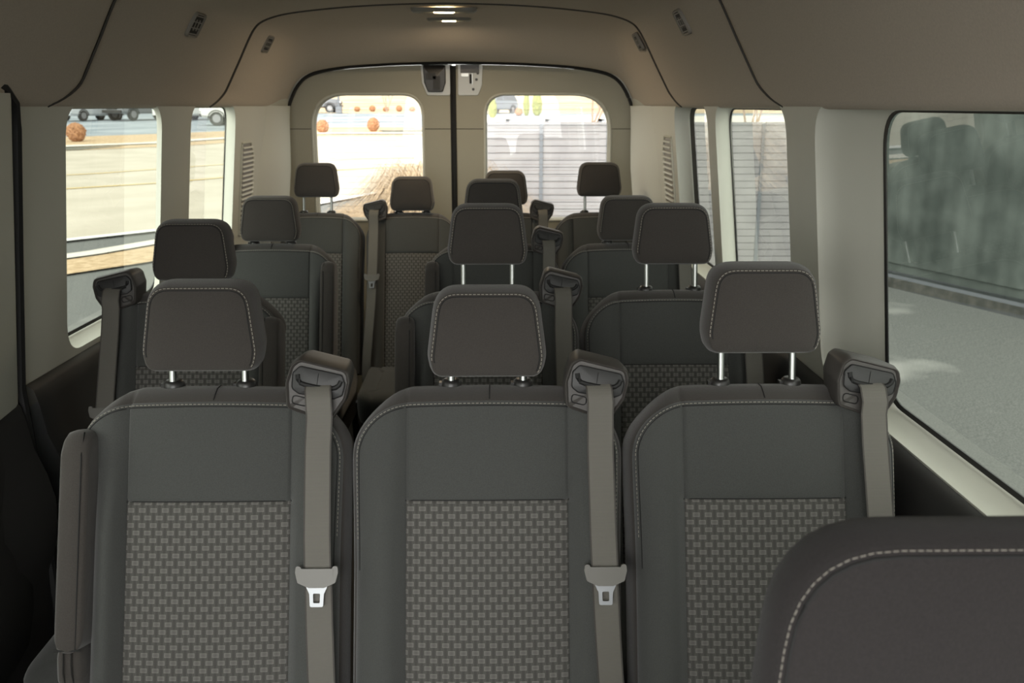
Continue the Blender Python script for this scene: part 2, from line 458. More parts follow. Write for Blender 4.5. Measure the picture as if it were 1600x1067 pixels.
for nm, f, r in (('trim_12', s1, .0036), ('trim_13', s2, .0050)):      # dark joints between the headliner panels
    mb = MB(); mb.tube([(x + n[0]*(.003-r*.5), f(z)+.002, z + n[1]*(.003-r*.5)) for (x, z), n in list(zip(HF, HN))[10:-10]], r, 6)
    struct(nm, mb, M['joint'])
# painted metal frame behind the gasket
mb = MB(); mb.rings([[(x*k, y, z+dz) for x, z in BF] for k, dz, y in ((1.004, .012, 4.721), (1.0, .006, 4.74), (1.0, .004, 4.80), (1.05, .04, 4.82))], closed=False, cap0=False, cap1=False)
struct('trim_14', mb, M['white_metal'])
# outer roof skin keeps the sky off the back of the headliner
mb = MB(); RF = [(x*1.06, z+.06+(.02 if abs(x) < .7 else 0)) for x, z in full([(.90,1.54),(.88,1.66),(.80,1.80),(.70,1.90),(.4,1.96),(0,1.97)])]
mb.rings([[(x, y, z) for x, z in RF] for y in (-.76, 4.82)], closed=False, cap0=False, cap1=False)
struct('trim_9', mb, M['white_metal'])

# round black gasket over the rear doors
arch = [(p[0]*.985+.0, DOOR_Y-.028, p[1]-.004) for p in BF[12:-12]]
mb = MB(); mb.tube([(arch[0][0]-.03, DOOR_Y-.028, 0), (arch[0][0]-.03, DOOR_Y-.028, 1.0)] + arch + [(arch[-1][0]+.03, DOOR_Y-.028, 1.0), (arch[-1][0]+.03, DOOR_Y-.028, 0)], .0085, 8)
struct('trim_10', mb, M['rubber'])

# ------------------------------------------------------------------ rear doors
SEAM = -.034
def arch_z(x):
    P = sorted([(p[0], p[1]) for p in BF[20:-20]])
    for a, b in zip(P, P[1:]):
        if a[0] <= x <= b[0]: return a[1] + (b[1]-a[1])*(x-a[0])/(b[0]-a[0])
    return 1.55
def rear_door(s, name, wx0, wx1, wrad, label=None):
    e = SEAM + s*.010
    pts = [(e, .0), (e, arch_z(e)-.012)]
    xs = [.10, .2, .3, .4, .5, .58, .65, .70, .74, .775, .80, .82, .835, .848]
    pts += [(s*x, arch_z(s*x)-.012) for x in xs if s*x*s > abs(e)]
    pts += [(s*.862, 1.50), (s*.875, 1.40), (s*.895, 1.0), (s*.90, .0)]
    hole_i = round_poly([(wx0, .98), (wx1, .98), (wx1, 1.607), (wx0, 1.607)], wrad, 10)
    hole_g = round_poly([(wx0+.012, .992), (wx1-.012, .992), (wx1-.012, 1.598), (wx0+.012, 1.598)], [max(.03, r-.01) for r in wrad], 10)
    mb = MB(); v, t = plate(pts, [hole_i]); mb.add([(x, DOOR_Y, z) for x, z in v], t)
    R = [[(a[0]+(b[0]-a[0])*q, DOOR_Y+dy, a[1]+(b[1]-a[1])*q) for a, b in zip(hole_i, hole_g)] for q, dy in ((0, 0), (.35, .004), (.8, .018), (1, .045))]
    mb.rings(R, cap0=False, cap1=False)
    n = len(pts); mb.rings([[(x, DOOR_Y+d, z) for x, z in pts] for d in (0, .05)], cap0=False, cap1=False)
    v, t = plate(pts, [hole_g]); mb.add([(x, DOOR_Y+.05, z) for x, z in v], t)
    d = struct(name, mb, M['door_trim'], angle=35)
    g = MB(); g.add([(x, DOOR_Y+.040, z) for x, z in hole_g], [tuple(range(len(hole_g)))])
    go = obj('window_pane', g, M['glass_rear'], d)
    # fine heating wires on the pane
    hw = MB()
    for k in range(19):
        z = 1.02 + k*.030
        hw.tube([(wx0+.05, DOOR_Y+.0385, z), (wx1-.05, DOOR_Y+.0385, z)], .00055, 4)
    obj('heating_wires', hw, WIRE, go)
    # raised lip round the opening and the joint line of the trim
    lp = MB()
    lp.tube([(p[0], DOOR_Y-.001, p[1]) for p in hole_i] + [(hole_i[0][0], DOOR_Y-.001, hole_i[0][1])], .006, 6, cap=False)
    obj('window_lip', lp, M['pillar'], d)
    j = MB(); z = 1.437
    xa, xb = sorted((e, wx0 if s > 0 else wx1)); xc, xd_ = sorted((wx1 if s > 0 else wx0, s*.872))
    for a, b in ((xa, xb), (xc, xd_)):
        j.tube([(a, DOOR_Y-.0005, z), (b, DOOR_Y-.0005, z)], .0016, 6)
    obj('joint_line', j, M['seam'], d)
    return d
WIRE = mat('heating_wire', (.35, .22, .16), .6)
door_l = rear_door(-1, 'door_1', -.742, -.188, [.05, .05, .11, .17])
door_r = rear_door(1, 'door_2', .117, .748, [.05, .05, .19, .11])
# weather strip in the middle
mb = MB(); mb.tube([(SEAM, DOOR_Y-.006, .05), (SEAM, DOOR_Y-.006, 1.74)], .011, 8); mb.tube([(SEAM-.014, DOOR_Y-.004, .05), (SEAM-.014, DOOR_Y-.004, 1.74)], .005, 8)
struct('trim_11', mb, M['rubber'])
# latch recess on the left door: pale metal frame, black latch housing
mb = MB(); o_ = round_poly([(-.165, 1.600), (-.052, 1.600), (-.052, 1.745), (-.195, 1.745), (-.190, 1.66)], .012, 4)
slab(o_, [(0, 0, -.004), (1, 0, -.004), (1, .001, 0), (1, .001, .01)], mb).map(lambda p: (p.x, p.y+DOOR_Y-.004, p.z))
lf = obj('latch_frame', mb, M['white_metal'], door_l)
mb = MB(); o_ = round_poly([(-.160, 1.615), (-.088, 1.615), (-.073, 1.66), (-.073, 1.742), (-.184, 1.742), (-.178, 1.66)], .008, 4)
slab(o_, [(0, 0, -.016), (.93, 0, -.016), (1, 0, -.012), (1, 0, .0)], mb).map(lambda p: (p.x, p.y+DOOR_Y-.008, p.z))
lh = obj('latch_housing', mb, M['black'], door_l)
mb = MB(); mb.box(-.135, -.100, DOOR_Y-.030, DOOR_Y-.022, 1.625, 1.69); mb.box(-.170, -.12, DOOR_Y-.030, DOOR_Y-.022, 1.675, 1.705)
obj('latch_block', mb, M['guide_face'], lh)
# latch plate on the right door
mb = MB(); o_ = round_poly([(-.012, 1.600), (.085, 1.600), (.105, 1.65), (.108, 1.745), (-.012, 1.745)], .010, 4)
slab(o_, [(0, 0, -.004), (1, 0, -.004), (1, .001, 0), (1, .001, .01)], mb).map(lambda p: (p.x, p.y+DOOR_Y-.004, p.z))
lp_ = obj('latch_frame', mb, M['white_metal'], door_r)
mb = MB(); mb.box(.0, .092, DOOR_Y-.014, DOOR_Y-.007, 1.706, 1.744)
for (x, z) in ((.078, 1.675), (.062, 1.628), (.085, 1.705)): mb.lathe([(.0, -.016), (.006, -.016), (.007, -.008)], (x, DOOR_Y, z), 10, 'y')
obj('latch_bolts', mb, M['black'], door_r)
mb = MB(); mb.box(.044, .056, DOOR_Y-.013, DOOR_Y-.008, 1.655, 1.700); obj('latch_slot', mb, M['slot'], lp_)
mb = MB(); mb.box(.006, .040, DOOR_Y-.018, DOOR_Y-.008, 1.688, 1.703); mb.box(.056, .060, DOOR_Y-.018, DOOR_Y-.008, 1.65, 1.702)
mb.lathe([(.0, -.022), (.005, -.022), (.006, -.008)], (.008, DOOR_Y, 1.696), 10, 'y')
obj('latch_hook', mb, M['chrome'], lp_)

# ------------------------------------------------------------------ air vents in the headliner
def hp_at(t):   # t: height on the sloping part -> (x, z, slope vector)
    for a, b in zip(HP[4:], HP[5:]):
        if a[1] <= t <= b[1]:
            q = (t-a[1])/(b[1]-a[1]); return a[0]+(b[0]-a[0])*q, t, Vector((b[0]-a[0], 0, b[1]-a[1])).normalized()
def air_vent(s, y, z, name, label, L_=.105, H_=.078):
    x, zz, up = hp_at(z); up = Vector((up.x*s, 0, up.z)); yv = Vector((0, 1, 0)); nrm = Vector((-s*up.z*1.0, 0, up.x*s*1.0))
    if nrm.z > 0: nrm = -nrm
    nrm.normalize(); o0 = Vector((s*x, y, zz)) + nrm*.001
    root = empty(name, o0)
    tag(root, label, 'air vent', 'air vents in the headliner')
    def P(p): return yv*p.x + up*p.z - nrm*p.y          # local x along the van, z up the slope, y into the roof
    o_ = round_poly([(-L_/2, -H_/2), (L_/2*.8, -H_/2), (L_/2, H_/2), (-L_/2*.8, H_/2)], .014, 5)
    fr = slab(o_, [(.80, 0, .004), (.84, 0, -.004), (.95, 0, -.006), (1, 0, -.003), (1, .001, .004)]).map(P)
    f = obj('frame', fr, M['grille'], root)
    bk = slab(o_, [(0, 0, -.0010), (.90, 0, -.0010), (.92, 0, .004)]).map(P); obj('backing', bk, M['vent_dark'], root)
    for k in range(4):
        zc = -H_*.36 + k*H_*.24; sl = MB(); sl.box(-L_*.41, L_*.41, -.0035, -.001, zc-.0016, zc+.0016); sl.map(P); obj('slat', sl, M['grille'], root)
    for k in (-1, 1):
        dv = MB(); dv.box(k*L_*.13-.0015, k*L_*.13+.0015, -.0040, -.001, -H_*.22, H_*.22); dv.map(P); obj('divider', dv, M['grille'], root)
air_vent(-1, 2.95, 1.785, 'air_vent', 'square air vent with pale slats, left roof slope, nearer one of the left pair')
air_vent(-1, 3.84, 1.785, 'air_vent', 'small air vent high on the left, behind the arched roof seam', .10, .072)
air_vent(1, 2.83, 1.785, 'air_vent', 'square air vent with pale slats, right roof slope, nearer one of the right pair')
air_vent(1, 3.70, 1.785, 'air_vent', 'small air vent high on the right, behind the arched roof seam', .10, .072)

# louvred panels in the rear quarters
for s, y0, y1, z1, lab in ((-1, 3.90, 4.09, 1.40, 'tall ribbed vent panel on the left quarter trim between rear window and door'),
                           (1, 3.70, 3.90, 1.43, 'tall ribbed vent panel on the right quarter trim beside the rear door')):
    root = empty('vent_panel', (s*wx(1.2), y0, 1.0)); tag(root, lab, 'vent panel')
    root_inv = lambda p: (p[0]-s*wx(1.2), p[1]-y0, p[2]-1.0)
    bk = MB(); o_ = round_poly([(y0, 1.02), (y1, 1.02), (y1, z1-.06), (y1-.05, z1), (y0, z1)], .012, 4)
    bk.add([(s*(wx(z)-.001-.0), y, z) for y, z in o_], [tuple(range(len(o_)))]); bk.map(root_inv); obj('backing', bk, M['grille'], root)
    fr = MB(); fr.tube([(s*(wx(z)-.002), y, z) for y, z in o_] + [(s*(wx(o_[0][1])-.002), o_[0][0], o_[0][1])], .005, 6, cap=False); fr.map(root_inv); obj('frame', fr, M['pillar'], root)
    n = 19
    for k in range(n):
        z = 1.035 + (z1-.02-1.035)*k/(n-1); ye = y1 - (.0 if z < z1-.06 else (z-(z1-.06))/.06*.05) - .006
        sl = MB(); R_ = [[(s*(wx(z)-.002), y, z-.005), (s*(wx(z)-.011), y, z-.003), (s*(wx(z)-.008), y, z+.004), (s*(wx(z)-.002), y, z+.004)] for y in (y0+.006, ye)]
        sl.rings(R_); sl.map(root_inv); obj('slat', sl, M['pillar'], root)

# ------------------------------------------------------------------ ceiling lamps
def lamp(y, w, label, en=1.7):
    z = 1.905
    root = empty('ceiling_lamp', (-.02, y, z)); tag(root, label, 'ceiling lamp', 'slim ceiling lamps')
    o_ = round_poly([(-w/2, -.028), (w/2, -.028), (w/2, .028), (-w/2, .028)], .02, 5)
    fr = slab(o_, [(.45, 0, .002), (.55, 0, .004), (.93, 0, .011), (1, 0, .006), (1, .002, -.006)]).map(lambda p: (p.x, p.z, -p.y)); obj('bezel', fr, M['bezel'], root)
    o_ = round_poly([(-w*.17, -.012), (w*.17, -.012), (w*.17, .012), (-w*.17, .012)], .009, 4)
    ln = slab(o_, [(0, 0, .013), (.9, 0, .012), (1, 0, .006), (1, 0, 0)]).map(lambda p: (p.x, p.z, -p.y)); obj('lens', ln, M['lens'], root)
    li = bpy.data.lights.new('lamp_light', 'AREA'); li.shape = 'RECTANGLE'; li.size = w*.46; li.size_y = .03; li.energy = en; li.color = (1, .80, .55)
    lo = bpy.data.objects.new('lamp_light', li); COL.objects.link(lo); lo.parent = root; lo.location = (0, 0, -.02)
lamp(3.75, .25, 'wider slim ceiling lamp, lit, on the roof just behind the arched seam')
lamp(4.12, .185, 'narrower slim ceiling lamp, lit, nearest the rear doors')

# ------------------------------------------------------------------ passenger seats
TH = math.radians(19)
Z0, H = .415, .696
CT, ST = math.cos(TH), math.sin(TH)
def back(p):            # backrest frame (x across, y = depth behind the front face, z = h up the back) -> seat frame
    return (p[0], p[1]*CT + p[2]*ST, Z0 + p[2]*CT - p[1]*ST)
SEAMX, HSEAM = .136, .532
cache = {}
def cached(key, fn):
    if key not in cache: cache[key] = fn()
    return cache[key]

def backrest_meshes(hw, arm):
    """arm: -1 / 1 side carrying an arm-rest (the back is cut in there), 0 none"""
    k = hw/.228; sx = SEAMX*k*(1.035 if hw > .21 else 1)
    half = [0, .04, .08, .11, .125, SEAMX-.007, SEAMX-.003, SEAMX, SEAMX+.003, SEAMX+.007, .153, .163, .175, .186, .196, .204, .211, .2165, .2205, .2235, .226, .2275, .228]
    xs = [-x*k for x in reversed(half[1:])] + [x*k for x in half]
    hs = [0, .06, .12, .18, .24, .30, .36, .42, .47, .50, HSEAM-.016, HSEAM-.006, HSEAM-.0025, HSEAM, HSEAM+.0025, HSEAM+.006, HSEAM+.016, .59, .61, .622, .63, .636, .642, .646, .653, .660, .667, .673, .679, .685, .689, .693, .696]
    R = .095
    def side(h, s):
        if s == arm: return hw*(1 - .15*(1-smooth01((h-.575)/.085)))
        return hw*(1 - .02*(1-smooth01((h-.40)/.25)))
    def htop(x):
        t = max(0, abs(x)-(hw-R)); t = min(t, R)
        c = .006*(x/hw)**2
        return H - c - (R - math.sqrt(max(0, R*R - t*t)))*.92
    def dep(xx, hh, ht):
        s = 1 if xx > 0 else -1; sd = side(hh, s)
        lowr = 1 - .55*smooth01((hh-.45)/.2)
        b = max(0, min(1, (abs(xx)-sx)/(sd-sx)))
        d = -.030*k*lowr*math.sin(PI*min(1, b)**.85)**.9 if 0 < b < 1 else 0
        d += -.010*(1-(xx/sx)**2)*1.0 if abs(xx) < sx else 0
        d += .0045*math.exp(-((abs(xx)-sx)/.0030)**2)              # grooves of the seams
        if abs(xx) < sx: d += .0040*math.exp(-((hh-HSEAM)/.0030)**2)
        ds = sd - abs(xx); dt = (ht - hh); r = .013                 # rounding at the rim
        m = max(0, 1 - ds/r)**2 + max(0, 1 - dt/r)**2
        return d + r*(1 - math.sqrt(max(0, 1-min(1, m))))*.8
    G = []
    base = H - .15
    for j, h in enumerate(hs):
        row = []
        for i, x in enumerate(xs):
            ht = htop(x)
            hh = h if h < base else base + (h-base)*(ht-base)/(H-base)
            s = 1 if x > 0 else -1
            q = max(0, (abs(x)-sx*1.06)/(hw-sx*1.06))
            xx = x if q == 0 else s*(sx*1.06 + q*(side(hh, s)-sx*1.06))
            d = dep(xx, hh, ht)
            row.append((xx, d, hh))
        G.append(row)
    nx, nh = len(xs), len(hs)
    i0 = min(range(nx), key=lambda i: abs(xs[i]+sx)); i1 = min(range(nx), key=lambda i: abs(xs[i]-sx)); js = hs.index(HSEAM)
    def sub(ia, ib, ja, jb):
        mb = MB(); w = ib-ia+1
        mb.add([back(G[j][i]) for j in range(ja, jb+1) for i in range(ia, ib+1)],
               [(j*w+i, j*w+i+1, (j+1)*w+i+1, (j+1)*w+i) for j in range(jb-ja) for i in range(w-1)])
        return mb, [(G[j][i][0], G[j][i][2]) for j in range(ja, jb+1) for i in range(ia, ib+1)]
    up, _ = sub(i0, i1, js, nh-1); lo, uv = sub(i0, i1, 0, js)
    bl, _ = sub(0, i0, 0, nh-1); br, _ = sub(i1, nx-1, 0, nh-1)
    # the gusset round the edge and the back
    loop = [G[j][0] for j in range(nh)] + [G[nh-1][i] for i in range(1, nx-1)] + [G[j][nx-1] for j in range(nh-1, -1, -1)]
    nn = normals2([(p[0], p[2]) for p in loop], closed=False); nn = [(-a, -b) for a, b in nn]
    prof = [(0, 0), (.0015, .002), (.0045, .010), (.0075, .022), (.0095, .040), (.0095, .062), (.006, .082), (-.001, .097), (-.012, .107), (-.03, .112)]
    g = MB(); RR = [[back((p[0]+n[0]*o, max(p[1], 0)*(1 if d == 0 else .9)+d, p[2]+n[1]*o)) for p, n in zip(loop, nn)] for o, d in prof]
    g = MB(); crown = (0, .0015, .0075, .0150, .0185, .0175, .0120, .0020, -.010, -.03)
    RR = [[back((p[0]+n[0]*o, max(p[1], 0)*(1 if d == 0 else .9)+d, p[2]+n[1]*(o + c*smooth01((n[1]-.45)/.55)*smooth01((hw-abs(p[0]))/.10)))) for p, n in zip(loop, nn)] for (o, d), c in zip(prof, crown)]
    g.rings(RR, closed=False, cap0=False, cap1=True)
    cs = MB(); cs.tube([back((.004, d, H+o+c+.0002)) for (o, d), c in list(zip(prof, crown))[1:7]], .0011, 5)          # seam across the top gusset
    def on(x, h, dd): return back((x, dep(x, h, htop(x)) + dd, h))
    st = dashes([on(p[0]-n[0]*.0042, p[2]-n[1]*.0042, -.0006) for p, n in zip(loop, nn) if p[2] > .44], (0, -1, .3))
    gr = MB(); gr.tube([on(p[0]-n[0]*.0080, p[2]-n[1]*.0080, .0004) for p, n in zip(loop, nn) if p[2] > .40], .0012, 5, cap=False)
    ps = MB()
    for q in (-1, 1): ps.tube([on(q*sx, .1+.045*i*(H-.112)/.585, -.0001) for i in range(14)], .0013, 5)
    ps.tube([on(sx*(i/12-1)*.995 if i <= 24 else 0, HSEAM, -.0001) for i in range(25)], .0013, 5)
    uvs = uv
    return dict(upper=up.mesh('upper_panel', M['fabric'], angle=80), insert=lo.mesh('woven_insert', M['woven'], angle=80, uvs=uvs),
                bl=bl.mesh('side_bolster', M['fabric'], angle=80), br=br.mesh('side_bolster', M['fabric'], angle=80),
                rim=g.mesh('backrest', M['border'], angle=70), cs=cs.mesh('top_seam', M['seam']), st=st.mesh('stitching', M['stitch']), gr=gr.mesh('piping', M['seam']), ps=ps.mesh('panel_seam', M['seam']))

def headrest_meshes(sc=1.0, rc=.038, sk=1.0, f=1.0):
    """origin at the bottom centre of the headrest, upright"""
    w0, w1, hh = .095*sc, .081*sc, .138*sc
    out = round_poly([(-w0*.93, 0), (w0*.93, 0), (w0, hh*.22), (w1, hh), (-w1, hh), (-w0, hh*.22)], [.030*sc, .030*sc, .05*sc, rc*sc, rc*sc, .05*sc], 7)
    rings = [(0, 0, -.010*f), (.35, 0, -.0095*f), (.65, 0, -.0075*f), (.85, 0, -.0035*f), (.95, 0, -.0005), (.988, 0, .0012), (.997, 0, .0035), (1.0, .0006, .0055), (1, .003*f, .012*f), (1, .0055*f, .026*f),
             (1, .0050*f, .045*f), (1, .001*f, .064*f), (.97, 0, .080*f), (.90, 0, .092*f), (.75, 0, .099*f), (.4, 0, .103*f), (0, 0, .104*f)]
    def lean(p): return (p.x, p.y + p.z*.16, p.z)
    body = slab(out, rings).map(lean)
    nn = normals2(out); pth = [(p[0]-n[0]*.0030, -.0008, p[1]-n[1]*.0030) for p, n in zip(out, nn)]
    k = next(i for i, p in enumerate(out) if p[1] > hh*.03 and p[0] > 0)
    e = max(i for i, p in enumerate(out) if p[1] > hh*.03)
    pth = [lean(Vector(p)) for p in pth[k:e+1]]
    st = dashes(pth, (0, -1, 0), w=.00065*sk, ln=.0046*(.5+.5*sk), gap=.0022*(.5+.5*sk))
    gr = MB(); gr.tube([(p[0], p[1], p[2]) for p in [lean(Vector((q[0]-n[0]*.0068, -.0012, q[1]-n[1]*.0068))) for q, n in zip(out, nn)][k:e+1]], .0011, 5)
    po = MB(); po.tube([(0, .05, .02), (0, .047, 0), (0, .030, -.09)], .0062, 12)
    return dict(body=body.mesh('headrest', M['border'], angle=60), st=st.mesh('stitching', M['stitch']), gr=gr.mesh('piping', M['seam']), post=po.mesh('post', M['chrome'], angle=60))

def collar_mesh():
    mb = MB(); mb.lathe([(.006, .010), (.013, .010), (.0165, .006), (.0175, .0), (.0175, -.006), (.014, -.012)], (0, 0, 0), 20)
    mb.box(-.021, -.012, -.006, .006, -.004, .005)
    return mb.mesh('headrest_collar', M['black'], angle=50)

def guide_meshes(s):
    """belt guide on the shoulder: origin at its middle, x towards the outside of the seat"""
    out = round_poly([(-.044, -.040), (.010, -.050), (.030, -.052), (.050, -.012), (.0525, .016), (.047, .034), (-.036, .041), (-.047, .030), (-.052, .0)], [.012, .01, .012, .02, .014, .012, .014, .014, .02], 5)
    rings = [(0, 0, -.001), (.90, 0, -.001), (.925, 0, -.0030), (.965, 0, -.0055), (.992, 0, -.0045), (1, .0002, -.0005), (1, .0020, .012), (.99, .0, .04), (.94, 0, .068), (.86, 0, .086), (.6, 0, .095), (0, 0, .097)]
    A = math.radians(9); ca, sa = math.cos(A), math.sin(A)
    def T(p):       # tilt clockwise and lean back
        x, z = p.x*ca + p.z*sa, -p.x*sa + p.z*ca
        return (s*x, p.y + z*.22, z)
    body = slab(out, rings).map(T)
    fo = round_poly([(-.040, -.006), (-.028, -.013), (.030, -.013), (.043, -.006), (.045, .012), (.038, .026), (-.032, .030), (-.042, .018)], .007, 4)
    face = slab(fo, [(0, 0, -.0052), (.95, 0, -.0052), (1, 0, -.0044), (1, 0, .002)]).map(T)
    rim = MB(); rim.tube([T(Vector((p[0], -.0046, p[1]))) for p in fo] + [T(Vector((fo[0][0], -.0046, fo[0][1])))], .0011, 5, cap=False)
    sl = MB(); P = [(-.034, .017), (-.032, .010), (-.027, .004), (-.018, .002), (0, .001), (.022, .002), (.031, .005), (.036, .010), (.038, .017)]
    sl.tube([T(Vector((x, -.0048, z))) for x, z in P], .0042, 8)
    sl.tube([T(Vector((0, -.0054, -.002))), T(Vector((0, -.0054, .024)))], .0006, 5)
    bo = round_poly([(-.037, -.031), (-.012, -.033), (-.012, -.020), (-.037, -.018)], .006, 5)
    bt = MB(); bt.tube([T(Vector((p[0], -.0018, p[1]))) for p in bo] + [T(Vector((bo[0][0], -.0018, bo[0][1])))], .0010, 5, cap=False)
    return dict(body=body.mesh('belt_guide', M['guide'], angle=50), face=face.mesh('face_plate', M['guide_face'], angle=50), rim=rim.mesh('face_groove', M['slot']),
                slot=sl.mesh('belt_slot', M['slot']), bt=bt.mesh('release_outline', M['slot']))

def belt_meshes(s, gx):
    pts = [(gx+.003, -.026, .722), (gx+.004, -.036, .714), (gx+.006, -.038, .69), (gx+.006, -.030, .67), (gx+.005, -.034, .62), (gx+.006, -.038, .55), (gx+.007, -.042, .48), (gx+.009, -.043, .42), (gx+.012, -.043, .34),
           (gx+.016, -.044, .26), (gx+.022, -.042, .18), (gx+.028, -.040, .10), (gx+.032, -.036, .02), (gx+.034, -.02, -.04)]
    def ribbon(P, w=.0218, tw0=0., tw1=0.):
        mb = MB(); uv = []; acc = 0; n = len(P)
        for side_ in (0, 1):
            acc = 0
            for i, p in enumerate(P):
                if i: acc += (Vector(P[i])-Vector(P[i-1])).length
                t = tw0 + (tw1-tw0)*i/(n-1)
                for q in (-1, -.5, 0, .5, 1):
                    mb.v.append(back((s*(p[0]+q*w*math.cos(t)), p[1]+q*w*math.sin(t)+side_*.0016, p[2]))); uv.append((q*w, acc))
        for i in range(n-1):
            for q in range(4):
                a = i*5+q; mb.f.append((a, a+1, a+6, a+5)); b = a+n*5; mb.f.append((b, b+5, b+6, b+1))
            for q in (0, 4):
                a = i*5+q; mb.f.append((a, a+5, a+5+n*5, a+n*5))
        return mb, uv
    top, uv1 = ribbon(pts[:8]); lowr, uv2 = ribbon([(p[0], p[1]+.004, p[2]) for p in pts[7:]], .0218, .12, .45)
    c = pts[7]
    tg = MB(); o_ = round_poly([(-.030, -.012), (-.012, -.020), (.012, -.020), (.030, -.012), (.034, .004), (.033, .014), (.026, .014), (.022, .006), (-.022, .006), (-.026, .014), (-.033, .014), (-.034, .004)], .004, 3)
    v, t = plate(o_, []); 
    for dd in (0, .007): tg.add([(x, dd, z) for x, z in v], t)
    tg.rings([[(x, dd, z) for x, z in o_] for dd in (0, .007)], cap0=False, cap1=False)
    tg.box(-.026, .026, -.001, .004, -.002, .010)
    tg.map(lambda p: back((s*(c[0]+p.x), c[1]-.009+p.y, c[2]+p.z)))
    bk = MB(); o1 = round_poly([(-.0105, -.050), (.0105, -.050), (.0115, -.030), (.018, -.016), (-.018, -.016), (-.0115, -.030)], .003, 3); o2 = round_poly([(-.0052, -.044), (.0052, -.044), (.0056, -.029), (-.0056, -.029)], .002, 3)
    v, t = plate(o1, [o2])
    for dd in (0, .0025): bk.add([(x, dd, z) for x, z in v], t)
    bk.rings([[(x, dd, z) for x, z in o1] for dd in (0, .0025)], cap0=False, cap1=False); bk.rings([[(x, dd, z) for x, z in o2] for dd in (0, .0025)], cap0=False, cap1=False)
    bk.map(lambda p: back((s*(c[0]+p.x), c[1]-.006+p.y, c[2]+p.z)))
    return dict(top=top.mesh('shoulder_belt', M['webbing'], angle=60, uvs=uv1), low=lowr.mesh('lap_belt', M['webbing'], angle=60, uvs=uv2),
                tg=tg.mesh('tongue_holder', M['tongue'], angle=40), bk=bk.mesh('buckle_tongue', M['steel'], angle=40))

def armrest_meshes(s):
    out = round_poly([(-.030, .60), (.065, .60), (.072, .44), (.072, .335), (-.030, .335)][::-1], .018, 6)
    # outline in (depth, h); thickness across x
    out = round_poly([(-.032, .322), (.058, .322), (.060, .62), (.045, .672), (-.018, .672), (-.032, .64)], [.006, .006, .03, .03, .030, .03], 6)
    r = .0232
    rings = [(0, 0, -r), (.80, 0, -r), (.92, 0, -r*.93), (.975, 0, -r*.72), (1, 0, -r*.3), (1, .001, 0), (1, 0, r*.3), (.975, 0, r*.72), (.92, 0, r*.93), (.80, 0, r), (0, 0, r)]
    b = slab(out, rings).map(lambda p: back((p.y, p.x, p.z)))
    out2 = round_poly([(-.028, .330), (-.020, .275), (.0, .252), (.05, .250), (.056, .330)][::-1], .016, 5)
    out2 = out2 if True else out2
    e = slab(out2[::-1], [(0, 0, -r*.85), (.85, 0, -r*.85), (1, 0, -r*.6), (1, 0, 0), (1, 0, r*.6), (.85, 0, r*.85), (0, 0, r*.85)]).map(lambda p: back((p.y, p.x, p.z)))
    z = MB()
    for q in (-.006, .006): z.tube([back((q, -.0295, .322)), back((q*1.1, -.026, .29)), back((q*1.2, -.010, .257))], .0014, 5)
    sm = MB(); sm.tube([back((r*.55*-s, -.031, .325)), back((r*.55*-s, -.0325, .5)), back((r*.55*-s, -.0325, .63)), back((r*.5*-s, -.020, .668))], .0011, 5)
    sm.tube([back((-r*.9, -.031, .326)), back((r*.9, -.031, .326))], .0014, 5)
    return dict(b=b.mesh('armrest', M['border'], angle=60), e=e.mesh('zipped_end', M['border'], angle=60), z=z.mesh('zip', M['black']), sm=sm.mesh('seam', M['seam']))

def cushion_meshes(hw):
    out = round_poly([(-hw*.90, -.42), (hw*.90, -.42), (hw*.93, 0.03), (-hw*.93, .03)], [.07, .07, .03, .03], 7)
    def T(p):
        b = .022*max(0, (abs(p.x)/hw-.55)/.45)**1.5 if p.y < .03 else 0
        return (p.x, p.z, .445 - p.y + b*.8 - .010*math.exp(-((abs(p.x)-.135*hw/.228)/.006)**2)*(1 if p.y < .02 else 0))
    r = [(0, 0, 0), (.2, 0, 0), (.4, 0, 0), (.56, 0, 0), (.60, 0, .0), (.64, 0, 0), (.75, 0, 0), (.86, 0, .002), (.94, 0, .007), (.98, 0, .016), (1, .002, .03), (1, .004, .06), (1, 0, .10), (.97, 0, .12), (.8, 0, .125), (0, 0, .125)]
    c = slab(out, r).map(T)
    b = MB(); b.box(-hw*.85, hw*.85, -.38, .10, .22, .33)
    lg = []
    for x in (-hw*.8, hw*.8):
        for P in ([(x, -.36, .27), (x, -.38, .15), (x, -.38, .0)], [(x, .06, .27), (x, .10, .12), (x, .12, .0)]):
            fr = MB(); fr.tube(P, .018, 8); lg.append(fr.mesh('leg', M['black']))
    return dict(c=c.mesh('seat_cushion', M['fabric'], angle=60), b=b.mesh('seat_base', M['black']), legs=lg)

